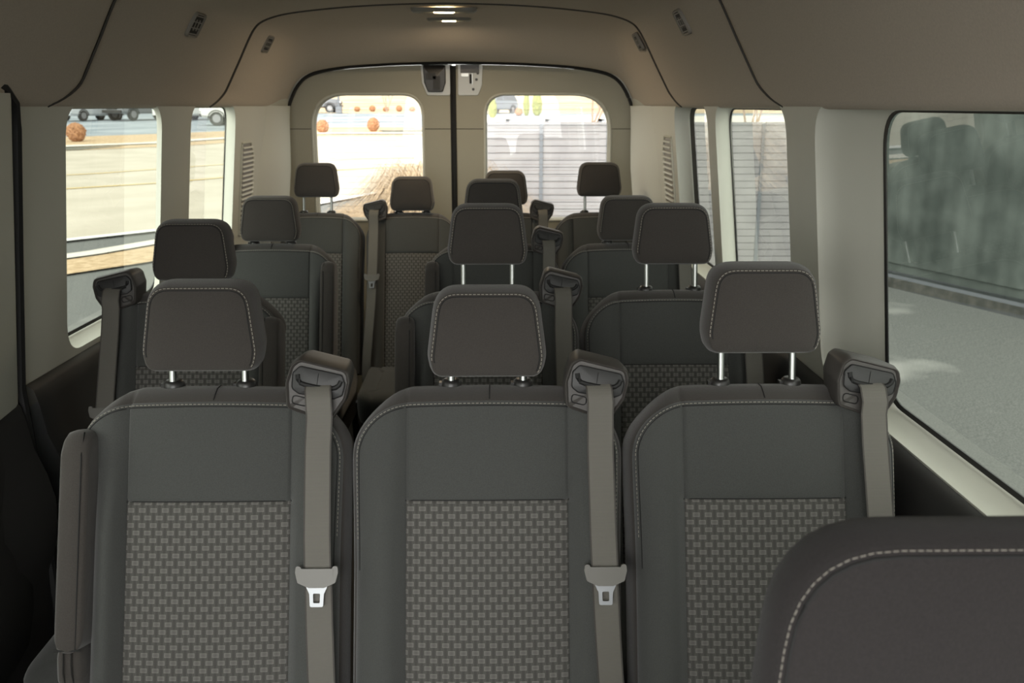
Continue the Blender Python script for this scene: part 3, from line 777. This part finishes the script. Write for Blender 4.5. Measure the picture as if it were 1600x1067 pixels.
def make_seat(x, y, z, hw, side, arm, hraise, label, group, belt=True):
    root = empty('passenger_seat', (x, y, z)); tag(root, label, 'seat', group)
    B = cached(('b', hw, arm), lambda: backrest_meshes(hw, arm))
    Hd = cached('h', headrest_meshes); G = cached(('g', side), lambda: guide_meshes(side)); gx = (.168 if x > .5 and y < 2 else .180) if hw > .21 else .160
    Bt = cached(('t', side, gx), lambda: belt_meshes(side, gx)); C_ = cached(('c', hw), lambda: cushion_meshes(hw)); CM = cached('col', collar_mesh)
    br = link('backrest', B['rim'], root)
    link('upper_panel', B['upper'], br); link('woven_insert', B['insert'], br)
    link('side_bolster', B['bl'], br); link('side_bolster', B['br'], br)
    link('top_seam', B['cs'], br); link('piping', B['gr'], br); link('panel_seam', B['ps'], br)
    s_ = link('stitching', B['st'], br)
    # headrest
    p = back((0, .030, H+.016)); up = Vector((0, .20, 1)).normalized()
    p = Vector(p) + up*(.024 + hraise) + Vector((-.015 if arm == -1 and y < 2 else 0, -.038, 0))
    h = link('headrest', Hd['body'], root, loc=p)
    link('stitching', Hd['st'], h); link('piping', Hd['gr'], h)
    for q in (-.0615, .0615):
        link('post', Hd['post'], h, loc=(q, 0, 0))
        cp = back((q + (-.015 if arm == -1 and y < 2 else 0), .052, H+.028)); link('headrest_collar', CM, root, loc=(cp[0], cp[1]-.006, cp[2]+.003))
    c = link('seat_cushion', C_['c'], root); link('seat_base', C_['b'], root)
    for lg in C_['legs']: link('leg', lg, root)
    if belt:
        gp = back((side*gx, .0, H+.030)); g = link('belt_guide', G['body'], root, loc=(gp[0], gp[1]-.022, gp[2]))
        link('face_plate', G['face'], g); link('face_groove', G['rim'], g); link('belt_slot', G['slot'], g); link('release_outline', G['bt'], g)
        sb = link('shoulder_belt', Bt['top'], root); link('lap_belt', Bt['low'], root)
        tg = link('tongue_holder', Bt['tg'], sb); tg['label'] = 'grey plastic tongue holder'
        tb = link('buckle_tongue', Bt['bk'], sb); tb['label'] = 'shiny metal buckle tongue'
    if arm:
        A = cached(('a', arm), lambda: armrest_meshes(arm))
        a = link('armrest', A['b'], root, loc=(arm*(hw*.915), -.024, -.014)); link('zipped_end', A['e'], a); link('zip', A['z'], a); link('seam', A['sm'], a)
    return root

G1, G2, G3, G4 = 'seats in the nearest row', 'seats in the second row', 'seats in the third row', 'seats in the last row'
ROW = [
 # x, y, z, half width, belt side, arm side, headrest raise, label, group
 (-0.291, 1.25, 0, 0.22, 1, -1, 0.023, 'dark grey cloth passenger seat with an upright armrest, left one of the nearest row', G1),
 (0.168, 1.25, 0, 0.22, 1, 0, 0.012, 'dark grey cloth passenger seat in the middle of the nearest row', G1),
 (0.630, 1.25, 0, 0.22, 1, 0, 0.050, 'dark grey cloth passenger seat in the nearest row, beside the large right window', G1),
 (-0.57, 2.03, 0.012, 0.22, -1, 1, 0.02, 'dark grey cloth seat by the left window, behind the nearest left seat', G2),
 (0.16, 2.03, 0.012, 0.22, 1, -1, 0.058, 'dark grey cloth seat with raised headrest on long posts, middle of the second row', G2),
 (0.622, 2.03, 0.012, 0.22, 1, 0, 0.058, 'dark grey cloth seat with raised headrest, right side of the second row', G2),
 (-0.578, 2.86, 0.012, 0.22, -1, 1, 0.0, 'single dark grey seat left of the aisle in the third row, armrest to the aisle', G3),
 (0.168, 2.86, 0.012, 0.22, 1, -1, 0.056, 'dark grey cloth seat in the third row, middle, headrest just above the one in front', G3),
 (0.619, 2.86, 0.012, 0.22, 1, 0, 0.0, 'dark grey cloth seat in the third row, right side, lowered headrest', G3),
 (-0.622, 3.9, 0, 0.199, -1, 0, 0.06, 'dark grey seat at the left end of the last row, raised headrest', G4),
 (-0.198, 3.9, 0, 0.199, -1, 0, 0.0, 'dark grey cloth seat with lowered headrest at the end of the aisle, last row', G4),
 (0.216, 3.9, 0, 0.199, 1, 0, 0.026, 'dark grey cloth seat in the last row, just right of the door seam, mostly hidden', G4),
 (0.634, 3.9, 0, 0.199, 1, 0, 0.062, 'dark grey seat at the right end of the last row, raised headrest', G4),
]
for r in ROW: make_seat(*r)

# ------------------------------------------------------------------ the driver's seat, very close on the right
root = empty('driver_seat', (.505, .215, 0)); tag(root, 'large dark front seat headrest with stitched edge, close up at the bottom right', 'seat')
D = headrest_meshes(1.62, .046, .5, .62)
D['body'].materials[0] = M['shaded_front_cloth']
h = link('headrest', D['body'], root, loc=(-.004, .265, 1.066)); link('stitching', D['st'], h); link('piping', D['gr'], h)
for q in (-.07, .07): link('post', D['post'], h, loc=(q, .02, .0))
B = backrest_meshes(.25, 0)
for q in ('rim', 'upper', 'bl', 'br'): B[q].materials[0] = M['shaded_front_cloth']
br = link('backrest', B['rim'], root, loc=(0, -.02, .02))
for n, k in (('upper_panel', 'upper'), ('woven_insert', 'insert'), ('side_bolster', 'bl'), ('side_bolster', 'br'), ('stitching', 'st')): link(n, B[k], br)
C_ = cushion_meshes(.25)
for n, k in (('seat_cushion', 'c'), ('seat_base', 'b')): link(n, C_[k], root)
for lg in C_['legs']: link('leg', lg, root)

# ------------------------------------------------------------------ outside: rising ground, streets, parking lots
SL = .0193
def gz(y, dz=0): return -.72 + SL*y + dz
def noisy(name, c1, c2, scale, rough=.9, detail=6, c3=None, s3=2.0, t3=.6):
    m = bpy.data.materials.new(name); m.use_nodes = True
    N, L = nodes(m); b = N['Principled BSDF']; b.inputs['Roughness'].default_value = rough; b.inputs['Specular IOR Level'].default_value = .2
    tc = N.new('ShaderNodeTexCoord'); n = N.new('ShaderNodeTexNoise'); n.inputs['Scale'].default_value = scale; n.inputs['Detail'].default_value = detail
    L.new(tc.outputs['Object'], n.inputs['Vector']); r = N.new('ShaderNodeValToRGB'); L.new(n.outputs[0], r.inputs[0])
    r.color_ramp.elements[0].position = .35; r.color_ramp.elements[0].color = (*c1, 1); r.color_ramp.elements[1].position = .65; r.color_ramp.elements[1].color = (*c2, 1)
    out = r.outputs[0]
    if c3:
        n2 = N.new('ShaderNodeTexNoise'); n2.inputs['Scale'].default_value = s3; n2.inputs['Detail'].default_value = 4; L.new(tc.outputs['Object'], n2.inputs['Vector'])
        r2 = N.new('ShaderNodeMapRange'); r2.inputs[1].default_value = t3; r2.inputs[2].default_value = t3+.08; L.new(n2.outputs[0], r2.inputs[0])
        mx = N.new('ShaderNodeMix'); mx.data_type = 'RGBA'; L.new(r2.outputs[0], mx.inputs[0]); L.new(out, mx.inputs[6]); mx.inputs[7].default_value = (*c3, 1); out = mx.outputs[2]
    L.new(out, b.inputs['Base Color']); return m
M['asphalt'] = noisy('asphalt', (.11, .115, .11), (.19, .195, .185), 90, .85, 12, (.36, .36, .34), .42, .60)
M['road'] = noisy('concrete_road', (.48, .435, .35), (.56, .51, .42), .7, .85)
M['sidewalk'] = mat('sidewalk_concrete', (.68, .64, .56), .9, var=.08, vscale=.8)
M['tan'] = noisy('tan_gravel', (.42, .30, .17), (.62, .47, .30), 9, .95)
M['dgravel'] = noisy('dark_gravel', (.11, .11, .085), (.22, .21, .17), 9, .95)
M['lot'] = noisy('parking_asphalt', (.22, .26, .29), (.36, .40, .43), .35, .8)
M['field'] = noisy('dry_field', (.40, .30, .18), (.60, .48, .32), .25, .95)
M['yellow'] = mat('yellow_paint', (.72, .52, .17), .8)
M['white'] = mat('white_paint', (.8, .8, .77), .7)

g = MB(); g.add([(-260, -30, gz(-30)), (260, -30, gz(-30)), (260, 900, gz(900)), (-260, 900, gz(900))], [(0, 1, 2, 3)])
struct('ground', g, M['asphalt'])
def strip(name, a, b, m, dz, n=1):
    v, t = plate(list(a) + list(reversed(b)), [])
    mb = MB(); mb.add([(x, y, gz(y, dz)) for x, y in v], t)
    struct(name, mb, m)
def off(P, d):      # shift a polyline sideways (to the far side)
    out = []
    for i, p in enumerate(P):
        a, b = Vector(P[max(i-1, 0)]), Vector(P[min(i+1, len(P)-1)]); t = (b-a).normalized(); out.append((p[0]-t.y*d, p[1]+t.x*d))
    return out
gut = [(-30, -4), (-9.8, 11.0), (-6.33, 14.2), (-5.46, 15.05), (-4.93, 15.6), (-4.3, 16.9), (-2.6, 20.5), (0, 21.5), (30, 21.5)]
tanl = [(-30, -8.5), (-9.0, 8.0), (-5.13, 11.45), (-4.48, 12.2), (-3.6, 13.7), (-2.3, 15.6), (0, 16.4), (30, 16.4)]
walk = [(-60, 6), (-26, 29.5), (-16.2, 36.2), (-13.6, 38.4), (-11.0, 43.2), (-9.2, 46.2), (-3.6, 46.4), (60, 46.4)]
rtop = off(walk, -1.9); lotl = [(-70, 8), (-30, 36), (-19.7, 43.8), (-16.4, 46.8), (-13.5, 50.4), (-10.6, 54.4), (-4.4, 54.8), (60, 54.8)]
strip('verge', tanl, off(tanl, 1.0), M['tan'], .03)
strip('kerb', off(tanl, 1.0), off(tanl, 1.35), M['sidewalk'], .05)
strip('kerb', off(gut, -.22), gut, M['white'], .04)
strip('road', gut, rtop, M['road'], .02)
yel = [(-40, -1.5), (-16, 16.4), (-9.62, 21.3), (-7.96, 22.6), (-7.2, 23.5), (-5.5, 25.6), (-2, 27.5), (30, 27.5)]
strip('road_marking', yel, off(yel, .14), M['yellow'], .035)
strip('road_marking', off(yel, 3.6), off(yel, 3.72), M['yellow'], .035)
strip('gravel_bed', rtop, walk, M['tan'], .03)
strip('gravel_bed', off(rtop, .1)[:3] + [(-14.4, 36.6)], [(-60, 5.8), (-26, 29.3), (-16.2, 36.0), (-14.4, 36.9)], M['dgravel'], .04)
strip('sidewalk', walk, off(walk, 1.1), M['sidewalk'], .06)
strip('gravel_bed', off(walk, 1.1), lotl, M['tan'], .03)
strip('gravel_bed', [(-50, 16), (-26, 31.0), (-17.2, 38.2)], [(-62, 12), (-30, 36.4), (-19.9, 43.6)], M['dgravel'], .05)
strip('gravel_bed', [(-5.6, 47.8), (10, 47.8)], [(-6.2, 50.5), (10, 50.5)], M['dgravel'], .05)
lt = [(-260, 150), (-80, 104), (-30, 84), (-16, 82), (-6, 82), (6, 82), (60, 82)]
strip('parking_lot', [(-150, -20)] + lotl[1:5] + [(-4.4, 54.8), (60, 54.8)], lt, M['lot'], .02)
strip('kerb', lt, off(lt, .5), M['sidewalk'], .08)
strip('field', off(lt, .5), [(-260, 880), (-80, 880), (-30, 880), (-16, 880), (-6, 880), (6, 880), (260, 880)], M['field'], .03)
strip('path', [(-2, 62), (7, 61), (60, 58)], [(-3, 73), (7, 74), (60, 78)], M['sidewalk'], .05)

# ------------------------------------------------------------------ screen fence behind the van
M['screen'] = noisy('weathered_grey_screen', (.23, .22, .225), (.28, .27, .27), 3, .7)
M['post'] = mat('dark_grey_post', (.13, .14, .155), .6)
FY = 11.35; FT = 1.335
fr = empty('screen_fence', (.7, FY, gz(FY))); tag(fr, 'grey slatted screen fence with dark posts seen through the right rear window', 'fence')
fz = lambda p: (p[0]-.7, p[1]-FY, p[2]-gz(FY))
px_ = [-.16, .690, 1.492, 2.45, 3.35, 4.30]
for a, b in zip(px_, px_[1:]):
    mb = MB(); n = 22; hh = (FT-gz(FY))/n
    for k in range(n):
        z0 = gz(FY)+k*hh; mb.box(a+.015, b-.015, FY-.012+(.004 if k % 2 else 0), FY+.02, z0, z0+hh-.007)
    mb.box(a+.015, b-.015, FY+.02, FY+.03, gz(FY), FT-.01); mb.map(fz)
    p = obj('slat_panel', mb, M['screen'], fr)
    mb = MB(); mb.box(a+.03, b-.02, FY-.03, FY+.03, FT-.004, FT+.024); mb.map(fz); obj('cap_rail', mb, M['screen'], fr)
for x in px_:
    mb = MB(); mb.box(x-.020, x+.020, FY-.03, FY+.03, gz(FY)-.05, FT+.005); mb.map(fz); obj('post', mb, M['post'], fr)
for x in (.29, .76, 1.40):
    mb = MB(); mb.box(x-.025, x+.02, FY+.02, FY+.07, FT-.02, FT+.06); mb.box(x-.025, x+.05, FY+.02, FY+.07, FT+.035, FT+.06); mb.map(fz); obj('bracket', mb, M['post'], fr)
# dark ribbed metal fence on the right
M['ribbed'] = noisy('dark_ribbed_metal', (.048, .058, .053), (.10, .115, .106), 2.0, .7)
A, B_ = Vector((4.25, 11.7)), Vector((8.8, 1.8)); dirv = (B_-A).normalized(); nv = Vector((dirv.y, -dirv.x)); ln = (B_-A).length
rb = empty('metal_fence', (A.x, A.y, gz(A.y))); tag(rb, 'tall dark green-grey metal fence with vertical ribs outside the large right window', 'fence')
mb = MB(); n = int(ln/.19); lo_, hi = [], []
prof = []
for k in range(n):
    for q, d in ((0, 0), (.25, .003), (.50, .012), (.75, .009)): prof.append((k*.19 + q*.19, d))
for u, d in prof:
    p = A + dirv*u + nv*d; g0 = gz(p.y, .30); lo_.append((p.x, p.y, g0)); hi.append((p.x, p.y, g0+2.7))
mb.rings([lo_, hi], closed=False, cap0=False, cap1=False); mb.map(lambda p: (p[0]-A.x, p[1]-A.y, p[2]-gz(A.y)))
obj('ribbed_sheet', mb, M['ribbed'], rb)
for z0, z1, d0, nm, mt in ((.0, .12, .16, 'base_kerb', 'dgravel'), (.16, .31, .10, 'base_rail', 'ribbed'), (-.02, .20, .04, 'base_board', 'post')):
    mb = MB(); c = [A+nv*-.02, B_+nv*-.02, B_+nv*(-.02)-nv*d0, A-nv*d0]
    mb.rings([[(p.x, p.y, gz(p.y, z)) for p in c] for z in (z0, z1)]); mb.map(lambda p: (p[0]-A.x, p[1]-A.y, p[2]-gz(A.y))); obj(nm, mb, M[mt], rb)

# ------------------------------------------------------------------ plants
M['rust'] = noisy('rust_twigs', (.24, .115, .06), (.42, .225, .12), 12, .95)
M['arb'] = noisy('arborvitae_green', (.13, .15, .04), (.26, .27, .08), 6, .95)
M['bark'] = mat('pale_bark', (.30, .22, .17), .9)
M['straw'] = noisy('dry_grass', (.30, .22, .14), (.46, .36, .24), 6, .9)
def blob(name, x, y, r, h, m, label, cat, group, jag=.12, cone=0, sub=4):
    rnd = random.Random(int(x*97+y*31)); bm = bmesh.new(); bmesh.ops.create_icosphere(bm, subdivisions=sub, radius=1)
    for v in bm.verts:
        j = 1 + rnd.uniform(-jag, jag)
        z = (v.co.z+1)/2; w = 1.0
        if cone: w = (math.sin(PI*min(1, z*1.02+.02))**.5)*(1-z*.72) if z < 1 else 0; w = max(.02, w*1.25)/max(.2, math.sqrt(max(0, 1-v.co.z**2))+1e-3) if abs(v.co.z) < .98 else .1
        v.co = Vector((v.co.x*r*w*j, v.co.y*r*w*j, z*h*(1+rnd.uniform(-jag, jag)*.3)))
    me = bpy.data.meshes.new(name); bm.to_mesh(me); bm.free(); me.materials.append(m)
    return tag(link(name, me, loc=(x, y, gz(y))), label, cat, group)
GB = 'round rust-brown shrubs'
blob('shrub', -17.6, 40.2, .38, .80, M['rust'], 'round rust-brown shrub beside the dark gravel, seen through the left window', 'shrub', GB)
blob('shrub', -14.75, 43.9, .40, 1.3, M['rust'], 'rust-brown shrub at the left edge of the second left window', 'shrub', GB)
blob('shrub', -8.62, 47.6, .30, .68, M['rust'], 'round rust-brown shrub by the road, left one of the two nearer ones', 'shrub', GB)
blob('shrub', -6.30, 49.2, .30, .72, M['rust'], 'round rust-brown shrub by the road, right one of the two nearer ones', 'shrub', GB)
for k, (x, lab) in enumerate(((-12.85, 'first from the left in the row of five'), (-11.45, 'second from the left in the row of five'), (-10.2, 'middle one of the row of five, below a thin tree'), (-9.0, 'fourth from the left in the row of five'), (-7.8, 'right end of the row of five'))):
    blob('shrub', x, 88, .29, .50+.12*(k % 2), M['rust'], 'far shrub, '+lab, 'shrub', GB, sub=3)
blob('shrub', 1.75, 76, .30, .62, M['rust'], 'small orange-brown shrub beside the dark car beyond the fence', 'shrub', GB, sub=3)
GA = 'narrow yellow-green conifers'
blob('conifer', -.30, 70, .34, 1.9, M['arb'], 'yellowish cone-shaped conifer in front of the dark car', 'tree', GA, cone=1)
blob('conifer', 2.35, 76, .26, 2.5, M['arb'], 'thin yellow-green conifer, left one of the pair beyond the fence', 'tree', GA, cone=1)
blob('conifer', 3.2, 76, .42, 2.6, M['arb'], 'thicker yellow-green conifer, right one of the pair beyond the fence', 'tree', GA, cone=1)
def tree(x, y, h, label, seed, depth=5, thick=.05, group=None):
    rnd = random.Random(seed); mb = MB()
    def br(p, d, L_, r, k):
        pts = [p]; dd = d.copy()
        for i in range(4):
            dd = (dd + Vector((rnd.uniform(-.12, .12), rnd.uniform(-.12, .12), .04))).normalized(); pts.append(pts[-1] + dd*L_/4)
        mb.tube(pts, r, 5, cap=False, radii=[r*(1-.12*i) for i in range(5)])
        if k > 0:
            for _ in range(rnd.choice((2, 3, 3))):
                a = rnd.uniform(0, 2*PI); sp = rnd.uniform(.35, .8)
                nd = (dd + Vector((math.cos(a)*sp, math.sin(a)*sp, rnd.uniform(-.05, .2)))).normalized()
                br(pts[rnd.choice((2, 3, 4, 4))], nd, L_*rnd.uniform(.6, .82), r*.6, k-1)
    for q in range(3 if h > 4 else 1):
        br(Vector((rnd.uniform(-.1, .1), 0, 0)), Vector((rnd.uniform(-.4, .4), rnd.uniform(-.2, .2), 1)).normalized(), h*.36, thick, depth)
    o = obj('bare_tree', mb, M['bark']); o.location = (x, y, gz(y)); return tag(o, label, 'tree', group)
tree(5.3, 52, 6.5, 'bare spreading tree behind the fence, right side of the right rear window', 3, 5, .075)
tree(-9.9, 86, 5.0, 'thin bare tree beside the far shrub row, left rear window', 5, 4, .05)
tree(7.6, 60, 6.0, 'pale bare tree at the right edge of the right rear window', 11, 5, .08)
tree(8.6, 32, 5.6, 'bare tree with yellowish twigs glimpsed over the fence through a right side window', 21, 5, .05)
# ornamental grass
def grass(name, x, y, R_, h, n, label, seed, m=M['straw'], dome=True):
    rnd = random.Random(seed); mb = MB()
    for k in range(n):
        a = rnd.uniform(0, 2*PI); r0 = R_*.35*math.sqrt(rnd.random()); rr = R_*rnd.uniform(.3, 1.0); hh = h*rnd.uniform(.6, 1.0)*(1-.35*(rr/R_)**2)
        c, s_ = math.cos(a), math.sin(a); p0 = Vector((r0*c, r0*s_, 0)); w = .0035
        pts = [p0 + Vector((c*rr*t**1.6, s_*rr*t**1.6, hh*(1-(1-t)**1.8) - (hh*.25*t**4))) for t in (0, .3, .6, .85, 1)]
        o_ = len(mb.v)
        for i, p in enumerate(pts):
            ww = w*(1-.7*i/4); mb.v += [tuple(p+Vector((-s_*ww, c*ww, 0))), tuple(p+Vector((s_*ww, -c*ww, 0)))]
        for i in range(4): mb.f.append((o_+2*i, o_+2*i+1, o_+2*i+3, o_+2*i+2))
    o = obj(name, mb, m); o.location = (x, y, gz(y)); return tag(o, label, 'grass')
grass('ornamental_grass', -.45, 9.6, 1.05, 1.95, 9500, 'tall mound of dry straw-coloured grass behind the left rear window', 2)
grass('ornamental_grass', -1.75, 13.2, .65, .85, 1500, 'low dry orange-tan grass tuft left of the tall grass mound', 4)

# ------------------------------------------------------------------ vehicles on the far lots
def paint(n, c): return mat(n, c, .35, coat=.6)
M['carglass'] = mat('car_glass', (.03, .035, .04), .08)
M['tyre'] = mat('tyre', (.02, .02, .02), .85)
M['rim'] = mat('alloy_rim', (.22, .22, .23), .5, metal=.3)
M['lamp'] = mat('head_lamp', (.75, .75, .72), .15)
def vehicle(name, x, y, rz, kind, m, label, cat):
    """front points to local -y"""
    root = empty(name, (x, y, gz(y)), rz); tag(root, label, cat)
    if kind == 'suv':
        Ln, Wd = 4.75, 1.88
        lowp = [(-2.37, .45, .62), (-2.30, .38, .98), (-1.95, .34, 1.05), (-1.2, .34, 1.10), (-.2, .34, 1.12), (1.0, .34, 1.12), (2.0, .36, 1.10), (2.33, .42, 1.05), (2.38, .5, .95)]
        cab = [(-1.15, 1.08), (-.55, 1.62), (.2, 1.70), (1.5, 1.66), (1.95, 1.60), (2.28, 1.08)]
    else:
        Ln, Wd = 5.8, 1.98
        lowp = [(-2.85, .60, .80), (-2.80, .50, 1.15), (-2.3, .45, 1.22), (-1.5, .45, 1.25), (-.2, .45, 1.25), (.9, .45, 1.25), (1.0, .45, 1.22), (2.7, .50, 1.22), (2.85, .6, 1.15)]
        cab = [(-1.35, 1.2), (-.75, 1.80), (-.2, 1.88), (.6, 1.86), (.85, 1.78), (1.0, 1.2)]
    mb = MB(); R = []
    for yy, z0, z1 in lowp:
        w = Wd/2*(1 if abs(yy) < Ln/2-.3 else .93)
        R.append([(-w*.9, yy, z0), (-w, yy, z0+.12), (-w, yy, (z0+z1)/2+.1), (-w*.95, yy, z1-.04), (-w*.85, yy, z1), (w*.85, yy, z1), (w*.95, yy, z1-.04), (w, yy, (z0+z1)/2+.1), (w, yy, z0+.12), (w*.9, yy, z0)])
    mb.rings(R); obj('body', mb, m, root, angle=30)
    zb = cab[0][1]; mb = MB(); R = []
    lo_ = [(-Wd/2*.90, cab[0][0], zb-.02), (Wd/2*.90, cab[0][0], zb-.02), (Wd/2*.90, cab[-1][0], zb-.02), (-Wd/2*.90, cab[-1][0], zb-.02)]
    ys = cab[1][0], cab[-2][0]; zt = cab[1][1]-.05
    up_ = [(-Wd/2*.74, ys[0], zt), (Wd/2*.74, ys[0], zt), (Wd/2*.74, ys[1], zt), (-Wd/2*.74, ys[1], zt)]
    mb.rings([lo_, up_]); obj('cabin_glass', mb, M['carglass'], root, smooth=False)
    mb = MB(); R = []
    for yy, z in cab[1:-1]: R.append([(-Wd/2*.76, yy, zt-.01), (-Wd/2*.72, yy, z), (Wd/2*.72, yy, z), (Wd/2*.76, yy, zt-.01)])
    mb.rings(R)
    for sx in (-1, 1):
        for (ya, yb) in ((cab[0][0]+.02, ys[0]+.02), (.15, .12), (cab[-1][0]-.05, ys[1]-.03)):
            mb.tube([(sx*Wd/2*.905, ya, zb-.02), (sx*Wd/2*.75, yb, zt)], .045, 6)
    obj('roof', mb, m, root, angle=40)
    wy = Ln/2-.93; wr = .36 if kind == 'suv' else .42
    for sx in (-1, 1):
        for yy in (-wy, wy):
            mb = MB(); mb.lathe([(wr*.6, -.11), (wr*.93, -.12), (wr, -.07), (wr, .07), (wr*.93, .12), (wr*.6, .11)], (sx*(Wd/2-.11), yy, wr), 20, 'x'); wo = obj('wheel', mb, M['tyre'], root)
            mb = MB(); mb.lathe([(0, -.115), (wr*.56, -.122), (wr*.56, .122), (0, .125)], (sx*(Wd/2-.11), yy, wr), 14, 'x'); obj('rim', mb, M['rim'], wo)
            mb = MB(); mb.tube([(sx*Wd/2, yy+wr*1.12*math.cos(PI*q/12), wr+wr*1.12*math.sin(PI*q/12)) for q in range(13)], .035, 6); obj('wheel_arch', mb, M['tyre'], root)
    zf = lowp[0][1]
    mb = MB(); mb.box(-Wd/2*.45, Wd/2*.45, -Ln/2-.03, -Ln/2+.1, zf+.15, zf+.42); obj('grille', mb, M['black'], root)
    mb = MB(); mb.box(-Wd/2*.85, Wd/2*.85, -Ln/2-.06, -Ln/2+.1, zf-.08, zf+.10); mb.box(-Wd/2*.85, Wd/2*.85, Ln/2-.1, Ln/2+.06, zf-.05, zf+.12); obj('bumper', mb, M['black'] if kind != 'suv' else m, root)
    for sx in (-1, 1):
        mb = MB(); mb.box(sx*Wd*.36-.16, sx*Wd*.36+.16, -Ln/2-.02, -Ln/2+.12, zf+.26, zf+.42); obj('head_lamp', mb, M['lamp'], root)
    return root
vehicle('suv', -27.6, 65.5, -.45, 'suv', paint('silver_paint', (.42, .44, .46)), 'silver SUV parked facing the road, leftmost car in the left window', 'car')
vehicle('pickup_truck', -24.3, 66.5, -.45, 'pickup', paint('grey_paint', (.16, .17, .18)), 'dark grey pickup parked between the silver and the white car', 'truck')
vehicle('suv', -21.2, 66.0, -.45, 'suv', paint('white_paint_car', (.55, .55, .53)), 'white SUV parked at the right end of the cars in the left window', 'car')
vehicle('pickup_truck', -14.6, 57.5, -1.42, 'pickup', paint('white_truck_paint', (.50, .49, .46)), 'white pickup seen side-on through the second left window', 'truck')
vehicle('pickup_truck', -16.6, 84.5, 1.62, 'pickup', paint('charcoal_paint', (.05, .055, .065)), 'charcoal pickup parked far away, top left of the left rear window', 'truck')
vehicle('suv', -.2, 82.0, -.6, 'suv', paint('blue_grey_paint', (.10, .12, .14)), 'dark blue-grey SUV beyond the fence, behind the yellowish conifer', 'car')
mb = MB(); mb.tube([(0, 0, 0), (0, 0, 6.5)], .10, 8); mb.box(-.25, .25, -.25, .25, 0, .6)
o = obj('lamp_post', mb, M['post']); o.location = (-13.6, 82.5, gz(82.5)); tag(o, 'slim dark lamp post beside the charcoal pickup', 'lamp post')
for k, (x, y, w, d, h) in enumerate(((-40, 300, 60, 20, 6), (30, 330, 50, 20, 5))):
    mb = MB(); mb.box(-w/2, w/2, 0, d, -1, h); mb.box(-w/2-.5, w/2+.5, -.5, d+.5, h, h+.6)
    for q in range(8): mb.box(-w/2+w*(q+.3)/8, -w/2+w*(q+.6)/8, -.1, 0, 1, 3)
    o = obj('building', mb, M['sidewalk']); o.location = (x, y, gz(y)); tag(o, ('long low pale building far behind the left parking lot', 'long low pale building on the skyline beyond the conifers')[k], 'building')
